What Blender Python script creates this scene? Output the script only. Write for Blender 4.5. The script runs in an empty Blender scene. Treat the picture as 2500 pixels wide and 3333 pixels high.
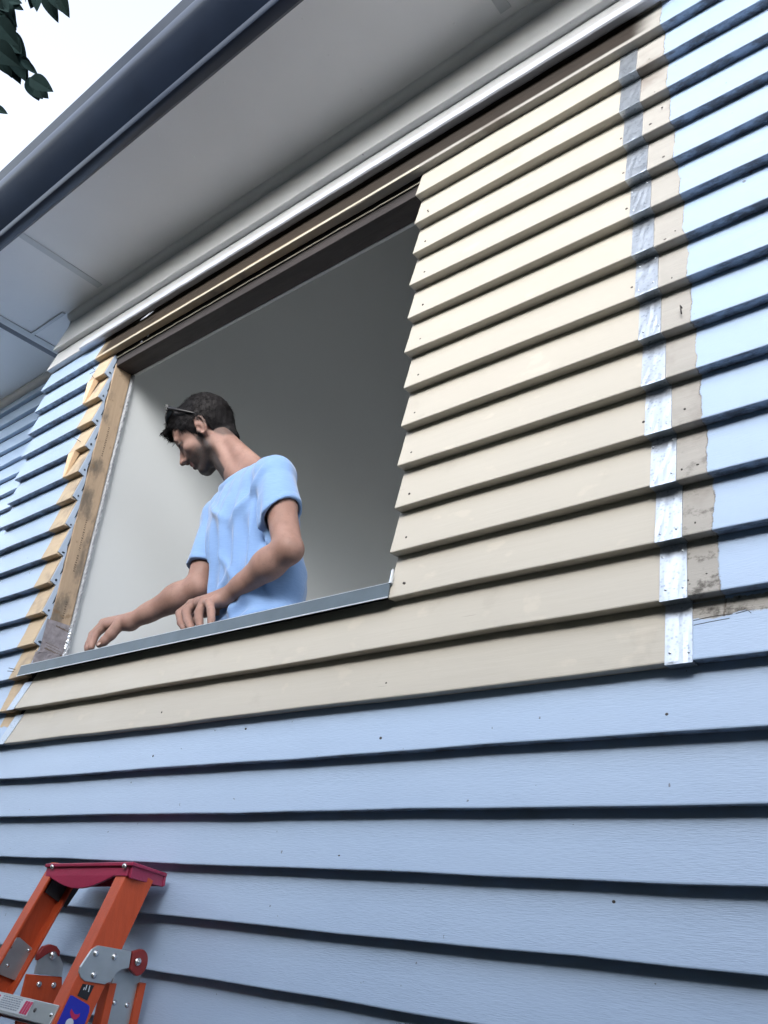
import bpy, math, random
import numpy as np
from mathutils import Vector, Matrix
LD = .235
S = 0.105                      # one unit below = one weatherboard course = 105 mm
rnd = random.Random(7)
# ------------------------------------------------------------------ camera
CAM = np.array([4.57022424, -11.9009978, -4.61100512])
YAW, PIT, ROL, FPX = -0.716362, 0.449399, 0.0768114, 2689.427
_f = np.array([math.sin(YAW)*math.cos(PIT), math.cos(YAW)*math.cos(PIT), math.sin(PIT)])
_r0 = np.array([math.cos(YAW), -math.sin(YAW), 0.0]); _u0 = np.cross(_r0, _f)
CR = math.cos(ROL)*_r0+math.sin(ROL)*_u0; CU = -math.sin(ROL)*_r0+math.cos(ROL)*_u0; CF = _f
def ray(px, py): return CF+CR*(px-1250)/FPX-CU*(py-1666.5)/FPX
def at(px, py, val, ax=1):     # point of the photograph's ray on the plane axis=val
    d = ray(px, py); return CAM+d*(val-CAM[ax])/d[ax]
cd = bpy.data.cameras.new('camera'); cam = bpy.data.objects.new('camera', cd)
bpy.context.scene.collection.objects.link(cam); bpy.context.scene.camera = cam
cd.sensor_fit = 'HORIZONTAL'; cd.sensor_width = 36; cd.lens = 36*FPX/2500; cd.clip_start = .05; cd.clip_end = 1000
M4 = Matrix(((CR[0], CU[0], -CF[0], CAM[0]*S), (CR[1], CU[1], -CF[1], CAM[1]*S), (CR[2], CU[2], -CF[2], CAM[2]*S), (0, 0, 0, 1)))
cam.matrix_world = M4
# ------------------------------------------------------------------ sky, sun, exposure
sc = bpy.context.scene
sc.view_settings.view_transform = 'Standard'; sc.view_settings.look = 'None'
sc.view_settings.exposure = 1.32; sc.view_settings.gamma = 1
SUN_EL, SUN_AZ = math.radians(30), math.radians(155)     # azimuth clockwise from +Y
w = bpy.data.worlds.new('World'); sc.world = w; w.use_nodes = True
nt = w.node_tree; nt.nodes.clear()
sky = nt.nodes.new('ShaderNodeTexSky'); sky.sky_type = 'NISHITA'; sky.sun_disc = False
sky.sun_elevation = SUN_EL; sky.sun_rotation = SUN_AZ; sky.air_density = 1.0; sky.dust_density = 2.0; sky.ozone_density = 1.0
hs = nt.nodes.new('ShaderNodeHueSaturation'); hs.inputs['Saturation'].default_value = .45; hs.inputs['Value'].default_value = 1.85
bg = nt.nodes.new('ShaderNodeBackground'); bg.inputs['Strength'].default_value = .15
wo = nt.nodes.new('ShaderNodeOutputWorld')
nt.links.new(sky.outputs[0], hs.inputs['Color']); nt.links.new(hs.outputs[0], bg.inputs[0]); nt.links.new(bg.outputs[0], wo.inputs[0])
sl = bpy.data.lights.new('sun', 'SUN'); sl.energy = 1.0; sl.angle = math.radians(22); sl.color = (1, .97, .93)
so = bpy.data.objects.new('sun', sl); sc.collection.objects.link(so)
sd = Vector((math.sin(SUN_AZ)*math.cos(SUN_EL), math.cos(SUN_AZ)*math.cos(SUN_EL), math.sin(SUN_EL)))
so.rotation_euler = (-sd).to_track_quat('-Z', 'Y').to_euler()
# ------------------------------------------------------------------ materials
def mat(name, col, rough=.5, spec=.5, metal=0, var=.06, vscale=6, bump=.0, bscale=60, coat=0, trans=None, stretch=None, sss=0, emis=None):
    m = bpy.data.materials.new(name); m.use_nodes = True; n = m.node_tree; b = n.nodes['Principled BSDF']
    b.inputs['Roughness'].default_value = rough; b.inputs['Specular IOR Level'].default_value = spec
    b.inputs['Metallic'].default_value = metal; b.inputs['Coat Weight'].default_value = coat; b.inputs['Coat Roughness'].default_value = .15
    tc = n.nodes.new('ShaderNodeTexCoord'); mp = n.nodes.new('ShaderNodeMapping'); n.links.new(tc.outputs['Object'], mp.inputs[0])
    if stretch: mp.inputs['Scale'].default_value = stretch
    nz = n.nodes.new('ShaderNodeTexNoise'); nz.inputs['Scale'].default_value = vscale; nz.inputs['Detail'].default_value = 8; nz.inputs['Roughness'].default_value = .6
    n.links.new(mp.outputs[0], nz.inputs['Vector'])
    rp = n.nodes.new('ShaderNodeValToRGB'); rp.color_ramp.elements[0].position = .3; rp.color_ramp.elements[1].position = .7
    c = np.array(col); lo = np.clip(c*(1-var), 0, 1); hi = np.clip(c*(1+var), 0, 1)
    rp.color_ramp.elements[0].color = (*lo, 1); rp.color_ramp.elements[1].color = (*hi, 1)
    n.links.new(nz.outputs['Fac'], rp.inputs[0]); n.links.new(rp.outputs[0], b.inputs['Base Color'])
    if bump:
        n2 = n.nodes.new('ShaderNodeTexNoise'); n2.inputs['Scale'].default_value = bscale; n2.inputs['Detail'].default_value = 6
        n.links.new(mp.outputs[0], n2.inputs['Vector'])
        bp = n.nodes.new('ShaderNodeBump'); bp.inputs['Strength'].default_value = bump; bp.inputs['Distance'].default_value = .004
        n.links.new(n2.outputs['Fac'], bp.inputs['Height']); n.links.new(bp.outputs[0], b.inputs['Normal'])
    m['c'] = 1
    return m
def node(n, t, **k):
    x = n.nodes.new(t)
    for a, v in k.items(): setattr(x, a, v)
    return x
def mth(n, op, a, b=None, c=None, clamp=False):
    x = n.nodes.new('ShaderNodeMath'); x.operation = op; x.use_clamp = clamp
    for i, v in enumerate((a, b, c)):
        if v is None: continue
        if isinstance(v, (int, float)): x.inputs[i].default_value = v
        else: n.links.new(v, x.inputs[i])
    return x.outputs[0]
def mixc(n, fac, a, b):
    x = n.nodes.new('ShaderNodeMix'); x.data_type = 'RGBA'; 
    for i, v in ((0, fac), (6, a), (7, b)):
        if isinstance(v, (int, float)): x.inputs[i].default_value = v
        elif isinstance(v, tuple): x.inputs[i].default_value = (*v, 1)
        else: n.links.new(v, x.inputs[i])
    return x.outputs[2]
def noise(n, vec, scale, detail=6, rough=.6):
    x = n.nodes.new('ShaderNodeTexNoise'); x.inputs['Scale'].default_value = scale; x.inputs['Detail'].default_value = detail; x.inputs['Roughness'].default_value = rough
    n.links.new(vec, x.inputs['Vector']); return x.outputs['Fac']
def ramp(n, v, a, b):          # smooth 0..1 between a and b
    x = n.nodes.new('ShaderNodeMapRange'); x.interpolation_type = 'SMOOTHSTEP'
    x.inputs['From Min'].default_value = a; x.inputs['From Max'].default_value = b; n.links.new(v, x.inputs['Value']); return x.outputs[0]
def vec(n, o, s):
    x = n.nodes.new('ShaderNodeMapping'); x.inputs['Scale'].default_value = s; n.links.new(o, x.inputs[0]); return x.outputs[0]

def cladding_material():
    """old lining boards: brushed pale blue paint, with raw timber where the window trim used to be, ragged along its edge"""
    m = bpy.data.materials.new('painted_timber'); m.use_nodes = True; n = m.node_tree; b = n.nodes['Principled BSDF']
    tc = node(n, 'ShaderNodeTexCoord'); O = tc.outputs['Object']
    sep = node(n, 'ShaderNodeSeparateXYZ'); n.links.new(O, sep.inputs[0]); X, Y, Z = sep.outputs
    at2 = node(n, 'ShaderNodeAttribute', attribute_name='course'); K = at2.outputs['Fac']
    rag = mth(n, 'ADD', mth(n, 'MULTIPLY', mth(n, 'SUBTRACT', noise(n, O, 55, 5, .7), .5), .014), mth(n, 'MULTIPLY', mth(n, 'SUBTRACT', noise(n, vec(n, O, (.2, 1, 1)), 9, 2), .5), .02))
    xr = mth(n, 'ADD', X, rag)
    # left raw band: x > -20.5 ; right raw band: x < ~.95
    left = ramp(n, xr, -20.5*S-.0015, -20.5*S+.0015)
    lim = mth(n, 'ADD', mth(n, 'MULTIPLY', Z, .0098), .905*S)
    right = ramp(n, mth(n, 'SUBTRACT', xr, lim), .0015, -.0015)
    zr = mth(n, 'ADD', Z, mth(n, 'MULTIPLY', mth(n, 'SUBTRACT', noise(n, O, 40, 5), .5), .02))
    above = ramp(n, zr, -.05*S, -.02*S)
    # course below the window band: raw patch hugging the top of the board only
    patch = mth(n, 'MULTIPLY', mth(n, 'MULTIPLY', ramp(n, zr, -.34*S, -.30*S), ramp(n, X, 1.55*S, 1.52*S)), mth(n, 'MULTIPLY', ramp(n, X, .3*S, .31*S), mth(n, 'SUBTRACT', 1, above)))
    leftlow = mth(n, 'MULTIPLY', ramp(n, zr, -.48*S, -.42*S), ramp(n, X, -18.0*S, -18.05*S))
    top = ramp(n, Z, 14.06*S, 14.05*S)
    band = mth(n, 'MULTIPLY', mth(n, 'MULTIPLY', left, right), mth(n, 'MAXIMUM', above, mth(n, 'MULTIPLY', leftlow, left)))
    raw = mth(n, 'MULTIPLY', mth(n, 'MAXIMUM', band, patch, clamp=True), top, clamp=True)
    # paint
    fine = noise(n, vec(n, O, (1.5, 1, 14)), 40, 6); broad = noise(n, vec(n, O, (.6, 1, 1)), 3.5, 4)
    pa = mixc(n, broad, (.295, .405, .575), (.345, .455, .62))
    pa = mixc(n, mth(n, 'MULTIPLY', ramp(n, fine, .55, .75), .25), pa, (.27, .34, .50))
    pa = mixc(n, mth(n, 'MULTIPLY', ramp(n, Z, 13.97*S, 13.99*S), ramp(n, Y, 1.0*S, .9*S)), pa, mixc(n, broad, (.50, .515, .53), (.56, .57, .58)))      # frieze boards mixed to a neutral off-white
    specks = ramp(n, noise(n, O, 75, 2, .4), .775, .79)
    pa = mixc(n, mth(n, 'MULTIPLY', specks, .8), pa, (.10, .11, .14))
    # raw timber: cream sapwood with grey weathering; dark grime under the old head trim (course 13), deepened with the hood's shade painted in
    g1 = noise(n, vec(n, O, (.5, 1, 5)), 16, 6, .65); g2 = noise(n, O, 7, 4)
    rw = mixc(n, g1, (.28, .275, .26), (.375, .365, .345))
    rl = mixc(n, g1, (.40, .32, .225), (.50, .41, .30))
    rw = mixc(n, ramp(n, X, -1.2, -.6), rl, rw)
    rw = mixc(n, ramp(n, g2, .52, .78), rw, (.20, .18, .165))
    low = mth(n, 'MULTIPLY', ramp(n, Z, 4.0*S, .3*S), ramp(n, noise(n, vec(n, O, (1, 1, 1.4)), 26, 6, .7), .50, .66))
    rw = mixc(n, mth(n, 'MULTIPLY', mth(n, 'MULTIPLY', low, ramp(n, X, -.5, -.2)), .8), rw, (.05, .045, .04))
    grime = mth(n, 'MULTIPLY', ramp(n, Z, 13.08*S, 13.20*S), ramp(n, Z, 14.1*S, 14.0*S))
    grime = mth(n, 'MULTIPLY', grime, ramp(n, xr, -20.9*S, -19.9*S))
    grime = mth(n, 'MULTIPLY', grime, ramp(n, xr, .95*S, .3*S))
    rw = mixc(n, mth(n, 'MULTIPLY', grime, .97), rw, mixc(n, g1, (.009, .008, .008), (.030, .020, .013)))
    line = mth(n, 'MULTIPLY', ramp(n, mth(n, 'ABSOLUTE', mth(n, 'SUBTRACT', xr, lim)), .0030, .0008), ramp(n, noise(n, O, 30, 3), .42, .6))
    rw = mixc(n, mth(n, 'MULTIPLY', line, .8), rw, (.10, .08, .07))
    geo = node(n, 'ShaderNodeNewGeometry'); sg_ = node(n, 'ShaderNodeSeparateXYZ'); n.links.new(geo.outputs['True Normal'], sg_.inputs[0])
    under = mth(n, 'MULTIPLY', ramp(n, sg_.outputs[2], -.6, -.9), ramp(n, Z, 13.9*S, 13.8*S))                       # mildew specks on lip undersides, over an even darkening painted as their shade
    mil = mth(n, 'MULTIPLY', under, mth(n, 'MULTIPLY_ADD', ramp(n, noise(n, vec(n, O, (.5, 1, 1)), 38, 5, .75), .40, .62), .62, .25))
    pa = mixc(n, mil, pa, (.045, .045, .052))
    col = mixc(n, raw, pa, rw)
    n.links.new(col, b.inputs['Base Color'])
    rg = mth(n, 'ADD', mth(n, 'MULTIPLY', raw, .45), mth(n, 'ADD', .33, mth(n, 'MULTIPLY', fine, .12)))
    n.links.new(rg, b.inputs['Roughness'])
    n.links.new(mth(n, 'MULTIPLY_ADD', raw, -.4, .62), b.inputs['Specular IOR Level'])
    bp = node(n, 'ShaderNodeBump'); bp.inputs['Strength'].default_value = .35; bp.inputs['Distance'].default_value = .003
    h = mth(n, 'ADD', mth(n, 'MULTIPLY', fine, .6), mth(n, 'ADD', mth(n, 'MULTIPLY', noise(n, O, 14, 3), 1.0), mth(n, 'MULTIPLY', raw, -.5)))
    n.links.new(h, bp.inputs['Height']); n.links.new(bp.outputs[0], b.inputs['Normal'])
    return m
def galv_material():
    m = bpy.data.materials.new('galvanised_steel'); m.use_nodes = True; n = m.node_tree; b = n.nodes['Principled BSDF']
    tc = node(n, 'ShaderNodeTexCoord'); O = tc.outputs['Object']
    v = node(n, 'ShaderNodeTexVoronoi'); v.inputs['Scale'].default_value = 140; n.links.new(O, v.inputs['Vector'])
    nz = noise(n, O, 60, 6, .7); nb = noise(n, O, 22, 3)
    c = mixc(n, ramp(n, nz, .35, .7), (.22, .26, .32), (.56, .60, .66))
    c = mixc(n, mth(n, 'MULTIPLY', v.outputs['Distance'], 2.2, clamp=True), c, (.50, .55, .61))
    n.links.new(c, b.inputs['Base Color']); b.inputs['Metallic'].default_value = 1.0
    n.links.new(mth(n, 'MULTIPLY_ADD', nz, .25, .28), b.inputs['Roughness'])
    bp = node(n, 'ShaderNodeBump'); bp.inputs['Strength'].default_value = .28; bp.inputs['Distance'].default_value = .003
    n.links.new(mth(n, 'ADD', nb, mth(n, 'MULTIPLY', nz, .5)), bp.inputs['Height']); n.links.new(bp.outputs[0], b.inputs['Normal'])
    return m
def stud_material():
    m = bpy.data.materials.new('weathered_stud'); m.use_nodes = True; n = m.node_tree; b = n.nodes['Principled BSDF']
    tc = node(n, 'ShaderNodeTexCoord'); O = tc.outputs['Object']
    g = noise(n, vec(n, O, (4, 6, .6)), 22, 7, .65); s1 = noise(n, vec(n, O, (1, 1, .5)), 13, 5, .6); s2 = noise(n, O, 20, 3)
    c = mixc(n, g, (.29, .215, .145), (.43, .33, .235))
    c = mixc(n, mth(n, 'MULTIPLY', ramp(n, s1, .47, .66), .85), c, (.10, .085, .07))
    c = mixc(n, mth(n, 'MULTIPLY', ramp(n, s2, .60, .72), .6), c, (.16, .10, .05))
    n.links.new(c, b.inputs['Base Color']); b.inputs['Roughness'].default_value = .75
    bp = node(n, 'ShaderNodeBump'); bp.inputs['Strength'].default_value = .4; bp.inputs['Distance'].default_value = .003
    n.links.new(g, bp.inputs['Height']); n.links.new(bp.outputs[0], b.inputs['Normal'])
    return m
def skin_material():
    m = bpy.data.materials.new('skin'); m.use_nodes = True; n = m.node_tree; b = n.nodes['Principled BSDF']
    tc = node(n, 'ShaderNodeTexCoord'); O = tc.outputs['Object']
    a = node(n, 'ShaderNodeAttribute', attribute_name='tone')
    nz = noise(n, O, 25, 5); n3 = noise(n, O, 9, 3); st = noise(n, O, 330, 2)
    c = mixc(n, ramp(n, n3, .35, .65), (.225, .138, .113), (.31, .198, .166))
    c = mixc(n, mth(n, 'MULTIPLY', nz, .35), c, (.20, .095, .075)); c = mixc(n, mth(n, 'MULTIPLY', ramp(n, noise(n, O, 150, 4, .7), .5, .75), .3), c, (.11, .07, .06))
    sp = node(n, 'ShaderNodeSeparateColor'); n.links.new(a.outputs['Color'], sp.inputs[0])
    beard = mth(n, 'MULTIPLY', sp.outputs[0], mth(n, 'MULTIPLY_ADD', st, .4, .72, clamp=True), clamp=True)
    c = mixc(n, beard, c, (.028, .026, .027))
    c = mixc(n, sp.outputs[1], c, (.32, .11, .095))
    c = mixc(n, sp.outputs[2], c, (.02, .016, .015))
    n.links.new(c, b.inputs['Base Color']); b.inputs['Roughness'].default_value = .6; b.inputs['Specular IOR Level'].default_value = .3
    b.inputs['Subsurface Weight'].default_value = .12; b.inputs['Subsurface Radius'].default_value = (.012, .004, .002); b.inputs['Subsurface Scale'].default_value = .5
    bp = node(n, 'ShaderNodeBump'); bp.inputs['Strength'].default_value = .18; bp.inputs['Distance'].default_value = .001
    n.links.new(noise(n, O, 260, 3), bp.inputs['Height']); n.links.new(bp.outputs[0], b.inputs['Normal'])
    return m
def shirt_material():
    m = bpy.data.materials.new('blue_jersey'); m.use_nodes = True; n = m.node_tree; b = n.nodes['Principled BSDF']
    tc = node(n, 'ShaderNodeTexCoord'); O = tc.outputs['Object']
    hz = noise(n, vec(n, O, (.35, .35, 3)), 120, 4, .7); br = noise(n, O, 6, 3)
    c = mixc(n, hz, (.12, .225, .435), (.20, .33, .565)); c = mixc(n, mth(n, 'MULTIPLY', br, .3), c, (.11, .22, .48))
    n.links.new(c, b.inputs['Base Color']); b.inputs['Roughness'].default_value = .9; b.inputs['Sheen Weight'].default_value = .3
    bp = node(n, 'ShaderNodeBump'); bp.inputs['Strength'].default_value = .3; bp.inputs['Distance'].default_value = .0015
    n.links.new(mth(n, 'ADD', hz, mth(n, 'MULTIPLY', noise(n, O, 28, 3), 2.5)), bp.inputs['Height']); n.links.new(bp.outputs[0], b.inputs['Normal'])
    return m
def cream_material():
    m = bpy.data.materials.new('primed_timber'); m.use_nodes = True; n = m.node_tree; b = n.nodes['Principled BSDF']
    tc = node(n, 'ShaderNodeTexCoord'); O = tc.outputs['Object']
    g = noise(n, vec(n, O, (.35, 1, 5)), 14, 6, .6); br = noise(n, vec(n, O, (.6, 1, 1)), 4, 4); sm = noise(n, vec(n, O, (1, 1, 1.6)), 11, 5, .55); sc2 = noise(n, vec(n, O, (.12, 1, 4)), 60, 2)
    c = mixc(n, br, (.385, .370, .330), (.445, .425, .370)); c = mixc(n, mth(n, 'MULTIPLY', g, .35), c, (.36, .34, .30))
    c = mixc(n, mth(n, 'MULTIPLY', ramp(n, sm, .60, .68), .22), c, (.56, .52, .44))
    c = mixc(n, mth(n, 'MULTIPLY', ramp(n, sm, .36, .30), .0), c, (.30, .27, .23))
    c = mixc(n, mth(n, 'MULTIPLY', ramp(n, noise(n, O, 8, 6, .6), .60, .72), .28), c, (.30, .275, .24))
    c = mixc(n, mth(n, 'MULTIPLY', ramp(n, sc2, .74, .78), .5), c, (.22, .20, .17))
    n.links.new(c, b.inputs['Base Color']); n.links.new(mth(n, 'MULTIPLY_ADD', sm, .3, .30), b.inputs['Roughness'])
    bp = node(n, 'ShaderNodeBump'); bp.inputs['Strength'].default_value = .2; bp.inputs['Distance'].default_value = .003
    n.links.new(mth(n, 'ADD', g, noise(n, O, 9, 3)), bp.inputs['Height']); n.links.new(bp.outputs[0], b.inputs['Normal'])
    return m
MT = dict(
    clad=cladding_material(), galv=galv_material(), stud=stud_material(), skin=skin_material(), shirt=shirt_material(),
    cream=cream_material(),
    soffit=mat('soffit_paint', (.86, .86, .87), .45, .5, var=.03, vscale=2, bump=.05, bscale=14),
    trim=mat('trim_paint', (.62, .64, .66), .4, .5, var=.04, vscale=5, bump=.1, bscale=40),
    gutter=mat('blue_gutter_paint', (.013, .021, .042), 0.32, .4, var=.12, vscale=7, bump=.05, bscale=20, coat=.15),
    hood=mat('hood_paint', (.55, .59, .67), .4, .5, var=.05, vscale=12, bump=.2, bscale=70),
    darkwood=mat('dark_hardwood', (.030, .025, .025), .6, .4, var=.4, vscale=9, bump=.3, bscale=60, stretch=(.4, 3, 3)),
    lead=mat('pale_bead_paint', (.50, .47, .38), .4, .5, var=.12, vscale=20, bump=.3),
    cutend=mat('cut_board_ends', (.34, .42, .54), .6, .4, var=.08, vscale=10, bump=.2),
    dark=mat('dark_void', (.035, .045, .06), .8, .3, var=.2),
    flash=mat('sill_flashing_zincalume', (.11, .145, .175), .38, .5, metal=.35, var=.12, vscale=12, bump=.06, bscale=40),
    flashedge=mat('folded_bright_edge', (.75, .80, .86), .3, .5, metal=.6, var=.05),
    plaster=mat('plasterboard', (.51, .54, .56), .75, .3, var=.02, vscale=2, bump=.03, bscale=30),
    gyp=mat('broken_plaster_edge', (.30, .32, .35), .9, .2, var=.25, vscale=90, bump=1.0, bscale=120),
    ceil=mat('ceiling_paint', (.78, .77, .75), .8, .3, var=.02, vscale=2),
    floor=mat('timber_floor', (.58, .52, .44), .5, .4, var=.2, vscale=6, stretch=(.5, 5, 1)),
    foil=mat('crumpled_foil_tape', (.24, .22, .24), .4, .5, metal=.3, var=.25, vscale=45, bump=.7, bscale=55),
    silver=mat('bright_foil', (.8, .84, .88), .25, .5, metal=.9, var=.1, vscale=50, bump=1.0, bscale=90),
    ink=mat('stamp_ink', (.13, .10, .075), .8, .2, var=.2),
    nail=mat('rusty_nail', (.05, .045, .045), .6, .4, metal=.3, var=.3, vscale=60),
    roof=mat('roof_sheet', (.08, .10, .14), .4, .5, var=.1),
    orange=mat('orange_fibreglass', (.44, .066, .020), .50, .4, var=.10, vscale=30, bump=.15, bscale=160, stretch=(3, 3, .5)),
    redp=mat('red_plastic', (.32, .026, .075), .42, .5, var=.08, vscale=20, bump=.1, bscale=120),
    redh=mat('dark_red_plastic', (.20, .02, .018), .4, .5, var=.08),
    alu=mat('aluminium', (.42, .46, .48), .36, .5, metal=.7, var=.06, vscale=25, bump=.08),
    steel=mat('rivet_steel', (.62, .64, .66), .25, .5, metal=.9, var=.05),
    gusset=mat('grey_gusset', (.05, .05, .055), .5, .4, var=.1),
    blue=mat('blue_sticker', (.012, .020, .36), .4, .5, var=.03),
    pink=mat('pink_print', (.42, .02, .09), .5, .4, var=.03),
    white=mat('white_print', (.5, .55, .6), .5, .4, var=.03),
    grprint=mat('grey_print', (.20, .24, .30), .5, .4, var=.03),
    blk=mat('black_plastic', (.012, .012, .014), .3, .5, var=.1),
    hair=mat('dark_hair', (.010, .009, .010), .6, .18, var=.4, vscale=70, bump=.5, bscale=200),
    lens=mat('sunglass_lens', (.10, .12, .13), .08, .8, var=.02),
    jeans=mat('navy_trousers', (.020, .028, .05), .85, .2, var=.15, vscale=40, bump=.2),
    shoe=mat('shoe_leather', (.05, .035, .02), .6, .4),
    leaf=mat('leaf', (.006, .016, .016), .9, .1, var=.45, vscale=9),
    bark=mat('bark', (.09, .07, .05), .9, .2, var=.35, vscale=12, bump=.8, bscale=30),
    grass=mat('lawn', (.085, .08, .07), .9, .2, var=.35, vscale=5),
    hedge=mat('hedge_leaves', (.035, .042, .032), .8, .2, var=.5, vscale=3, bump=1, bscale=6),
)
# ------------------------------------------------------------------ mesh helpers (units of S)
col = sc.collection
class MB:
    def __init__(s): s.v = []; s.f = []; s.k = []
    def add(s, vs, fs, k=0):
        o = len(s.v); s.v += [tuple(float(c) for c in p) for p in vs]; s.f += [tuple(i+o for i in f) for f in fs]; return s
    def box(s, x0, x1, y0, y1, z0, z1):
        p = [(x, y, z) for z in (z0, z1) for y in (y0, y1) for x in (x0, x1)]
        return s.add(p, [(0, 2, 3, 1), (4, 5, 7, 6), (0, 1, 5, 4), (2, 6, 7, 3), (0, 4, 6, 2), (1, 3, 7, 5)])
    def prism(s, poly, d):       # poly: list of 3d points, d: extrusion vector
        n = len(poly); d = np.array(d, float); a = [np.array(p, float) for p in poly]; b = [p+d for p in a]
        return s.add(a+b, [tuple(range(n))[::-1], tuple(range(n, 2*n))]+[(i, (i+1) % n, (i+1) % n+n, i+n) for i in range(n)])
    def tube(s, pts, rad, seg=10, cap=True):
        pts = [np.array(p, float) for p in pts]; R = rad if isinstance(rad, (list, tuple)) else [rad]*len(pts)
        vs = []; fs = []; up = None
        for i, p in enumerate(pts):
            t = pts[min(i+1, len(pts)-1)]-pts[max(i-1, 0)]; t = t/np.linalg.norm(t)
            if up is None:
                up = np.cross(t, (0, 0, 1.0)); up = up if np.linalg.norm(up) > .1 else np.cross(t, (1.0, 0, 0))
            a = up-t*np.dot(up, t); a /= np.linalg.norm(a); up = a; b = np.cross(t, a)
            for j in range(seg): th = 2*math.pi*j/seg; vs.append(p+R[i]*(a*math.cos(th)+b*math.sin(th)))
        for i in range(len(pts)-1):
            for j in range(seg): k = (j+1) % seg; fs.append((i*seg+j, i*seg+k, (i+1)*seg+k, (i+1)*seg+j))
        if cap: fs.append(tuple(range(seg))[::-1]); fs.append(tuple(range((len(pts)-1)*seg, len(pts)*seg)))
        return s.add(vs, fs)
    def dome(s, c, n, r, h, seg=14):   # rivet / screw head
        c = np.array(c, float); n = np.array(n, float); n /= np.linalg.norm(n)
        a = np.cross(n, (0, 0, 1.0)); a = a if np.linalg.norm(a) > .1 else np.cross(n, (1.0, 0, 0)); a /= np.linalg.norm(a); b = np.cross(n, a)
        vs = []; fs = []
        for i, (q, z) in enumerate(((1, 0), (.95, .45), (.7, .8), (.35, .97))):
            for j in range(seg): th = 2*math.pi*j/seg; vs.append(c+n*h*z+r*q*(a*math.cos(th)+b*math.sin(th)))
        vs.append(c+n*h)
        for i in range(3):
            for j in range(seg): k = (j+1) % seg; fs.append((i*seg+j, i*seg+k, (i+1)*seg+k, (i+1)*seg+j))
        for j in range(seg): fs.append((3*seg+j, 3*seg+(j+1) % seg, 4*seg))
        return s.add(vs, fs)
    def build(s, name, material, parent=None, smooth=False, bevel=0, label=None):
        me = bpy.data.meshes.new(name); me.from_pydata([(x*S, y*S, z*S) for x, y, z in s.v], [], s.f); me.validate(); me.update()
        import bmesh
        bm = bmesh.new(); bm.from_mesh(me); bmesh.ops.recalc_face_normals(bm, faces=bm.faces); bm.to_mesh(me); bm.free()
        me.materials.append(material); o = bpy.data.objects.new(name, me); col.objects.link(o)
        if smooth: me.shade_smooth()
        if bevel:
            b = o.modifiers.new('bevel', 'BEVEL'); b.width = bevel*S; b.segments = 2; b.limit_method = 'ANGLE'; b.angle_limit = .6
        if parent: put(o, parent)
        if label: o['label'] = label
        return o
def put(o, parent):
    o.parent = parent
    if parent.type == 'EMPTY': o.matrix_parent_inverse = Matrix.Translation(-Vector(parent.location))
def thing(name, label, cat, loc=(0, 0, 0), group=None, kind=None):
    o = bpy.data.objects.new(name, None); col.objects.link(o); o.location = tuple(c*S for c in loc); o.empty_display_size = .1
    tag(o, label, cat, group, kind); return o
def tag(o, label=None, cat=None, group=None, kind=None):
    if label: o['label'] = label
    if cat: o['category'] = cat
    if group: o['group'] = group
    if kind: o['kind'] = kind
    return o
def dup(o, d, parent):
    c = o.copy(); col.objects.link(c); c.location = Vector(o.location)+Vector(d)*S; c.parent = parent; return c
# ------------------------------------------------------------------ ground
GZ = -19.5
g = MB()
N = 24; ext = 900
for i in range(N+1):
    for j in range(N+1): g.v.append((-ext+2*ext*i/N, -ext+2*ext*j/N, GZ))
for i in range(N):
    for j in range(N): a = i*(N+1)+j; g.f.append((a, a+1, a+N+2, a+N+1))
tag(g.build('ground', MT['grass']), kind='structure')
# ------------------------------------------------------------------ the house
house = thing('weatherboard_house', 'pale blue weatherboard house with an open window hole and dark blue gutter', 'house', (-10, 2, GZ))
def boards(name, items, m, parent, wob=.010):
    """items: (x0, x1, course, y shift[, left slant]) - tapered boards, thick lip below, top tucked behind the next one"""
    mb = MB(); kk = []
    for it in items:
        x0, x1, k, ys = it[:4]; sl = it[4] if len(it) > 4 else 0; sr = it[5] if len(it) > 5 else 0; zt = it[6] if len(it) > 6 else 1.10
        n = max(1, int((x1-x0)/1.5)); r = random.Random(k*31+int(abs(x0)*10)); ph = r.uniform(0, 6); vs = []
        prof = [(.012, 0), (.0, .010), (-.002, .03), (LD/2, .5), (LD*zt, zt), (LD*zt+.045, zt), (LD+.03, .02), (LD+.01, 0)]
        for i in range(n+1):
            t = i/n; xb = x0+(x1-x0)*t
            dz = wob*math.sin(xb*.7+ph)+wob*.6*math.sin(xb*1.9+ph*2); dy = wob*.5*math.sin(xb*1.1+ph*3)
            for y, z in prof:
                xx = xb+(sl*z if i == 0 else 0)+(sr*z if i == n else 0)
                vs.append((xx, y+ys+dy*(1-z), k+z+dz))
        P = len(prof); fs = [tuple(range(P))[::-1], tuple(range(n*P, n*P+P))]
        for i in range(n):
            for j in range(P): q = (j+1) % P; fs.append((i*P+j, i*P+q, (i+1)*P+q, (i+1)*P+j))
        mb.add(vs, fs)
    return mb.build(name, m, parent)
XL, XW, XR = -24.3, -5.5, 12.0
L0 = -19.58
old = []
for k in range(-16, -1): old.append((XL, XR, k, 0))
for k in (-1, 0):
    old.append((XL, -19.83+.0*k if k == 0 else -19.85, k, 0, 0, .1)); old.append((.30, XR, k, 0))
for k in range(1, 13):
    old.append((XL, L0+rnd.uniform(-.02, .02), k, 0)); old.append((.30, XR, k, 0))
old.append((XL, XR, 13, 0)); old.append((XL, XR, 14, 0)); old.append((XL, XR, 15, 0, 0, 0, 1.985))
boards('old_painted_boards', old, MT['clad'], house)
new = [(-19.72, .12, -1, -.012, .35), (-19.62, .12, 0, -.012, .30)]
for k in range(1, 13): new.append((XW+rnd.uniform(-.035, .035), .12, k, -.012+rnd.uniform(-.006, .006)))
nb = boards('new_primed_boards', new, MT['cream'], house); nb['label'] = 'cream primed replacement boards beside and below the opening'
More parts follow.
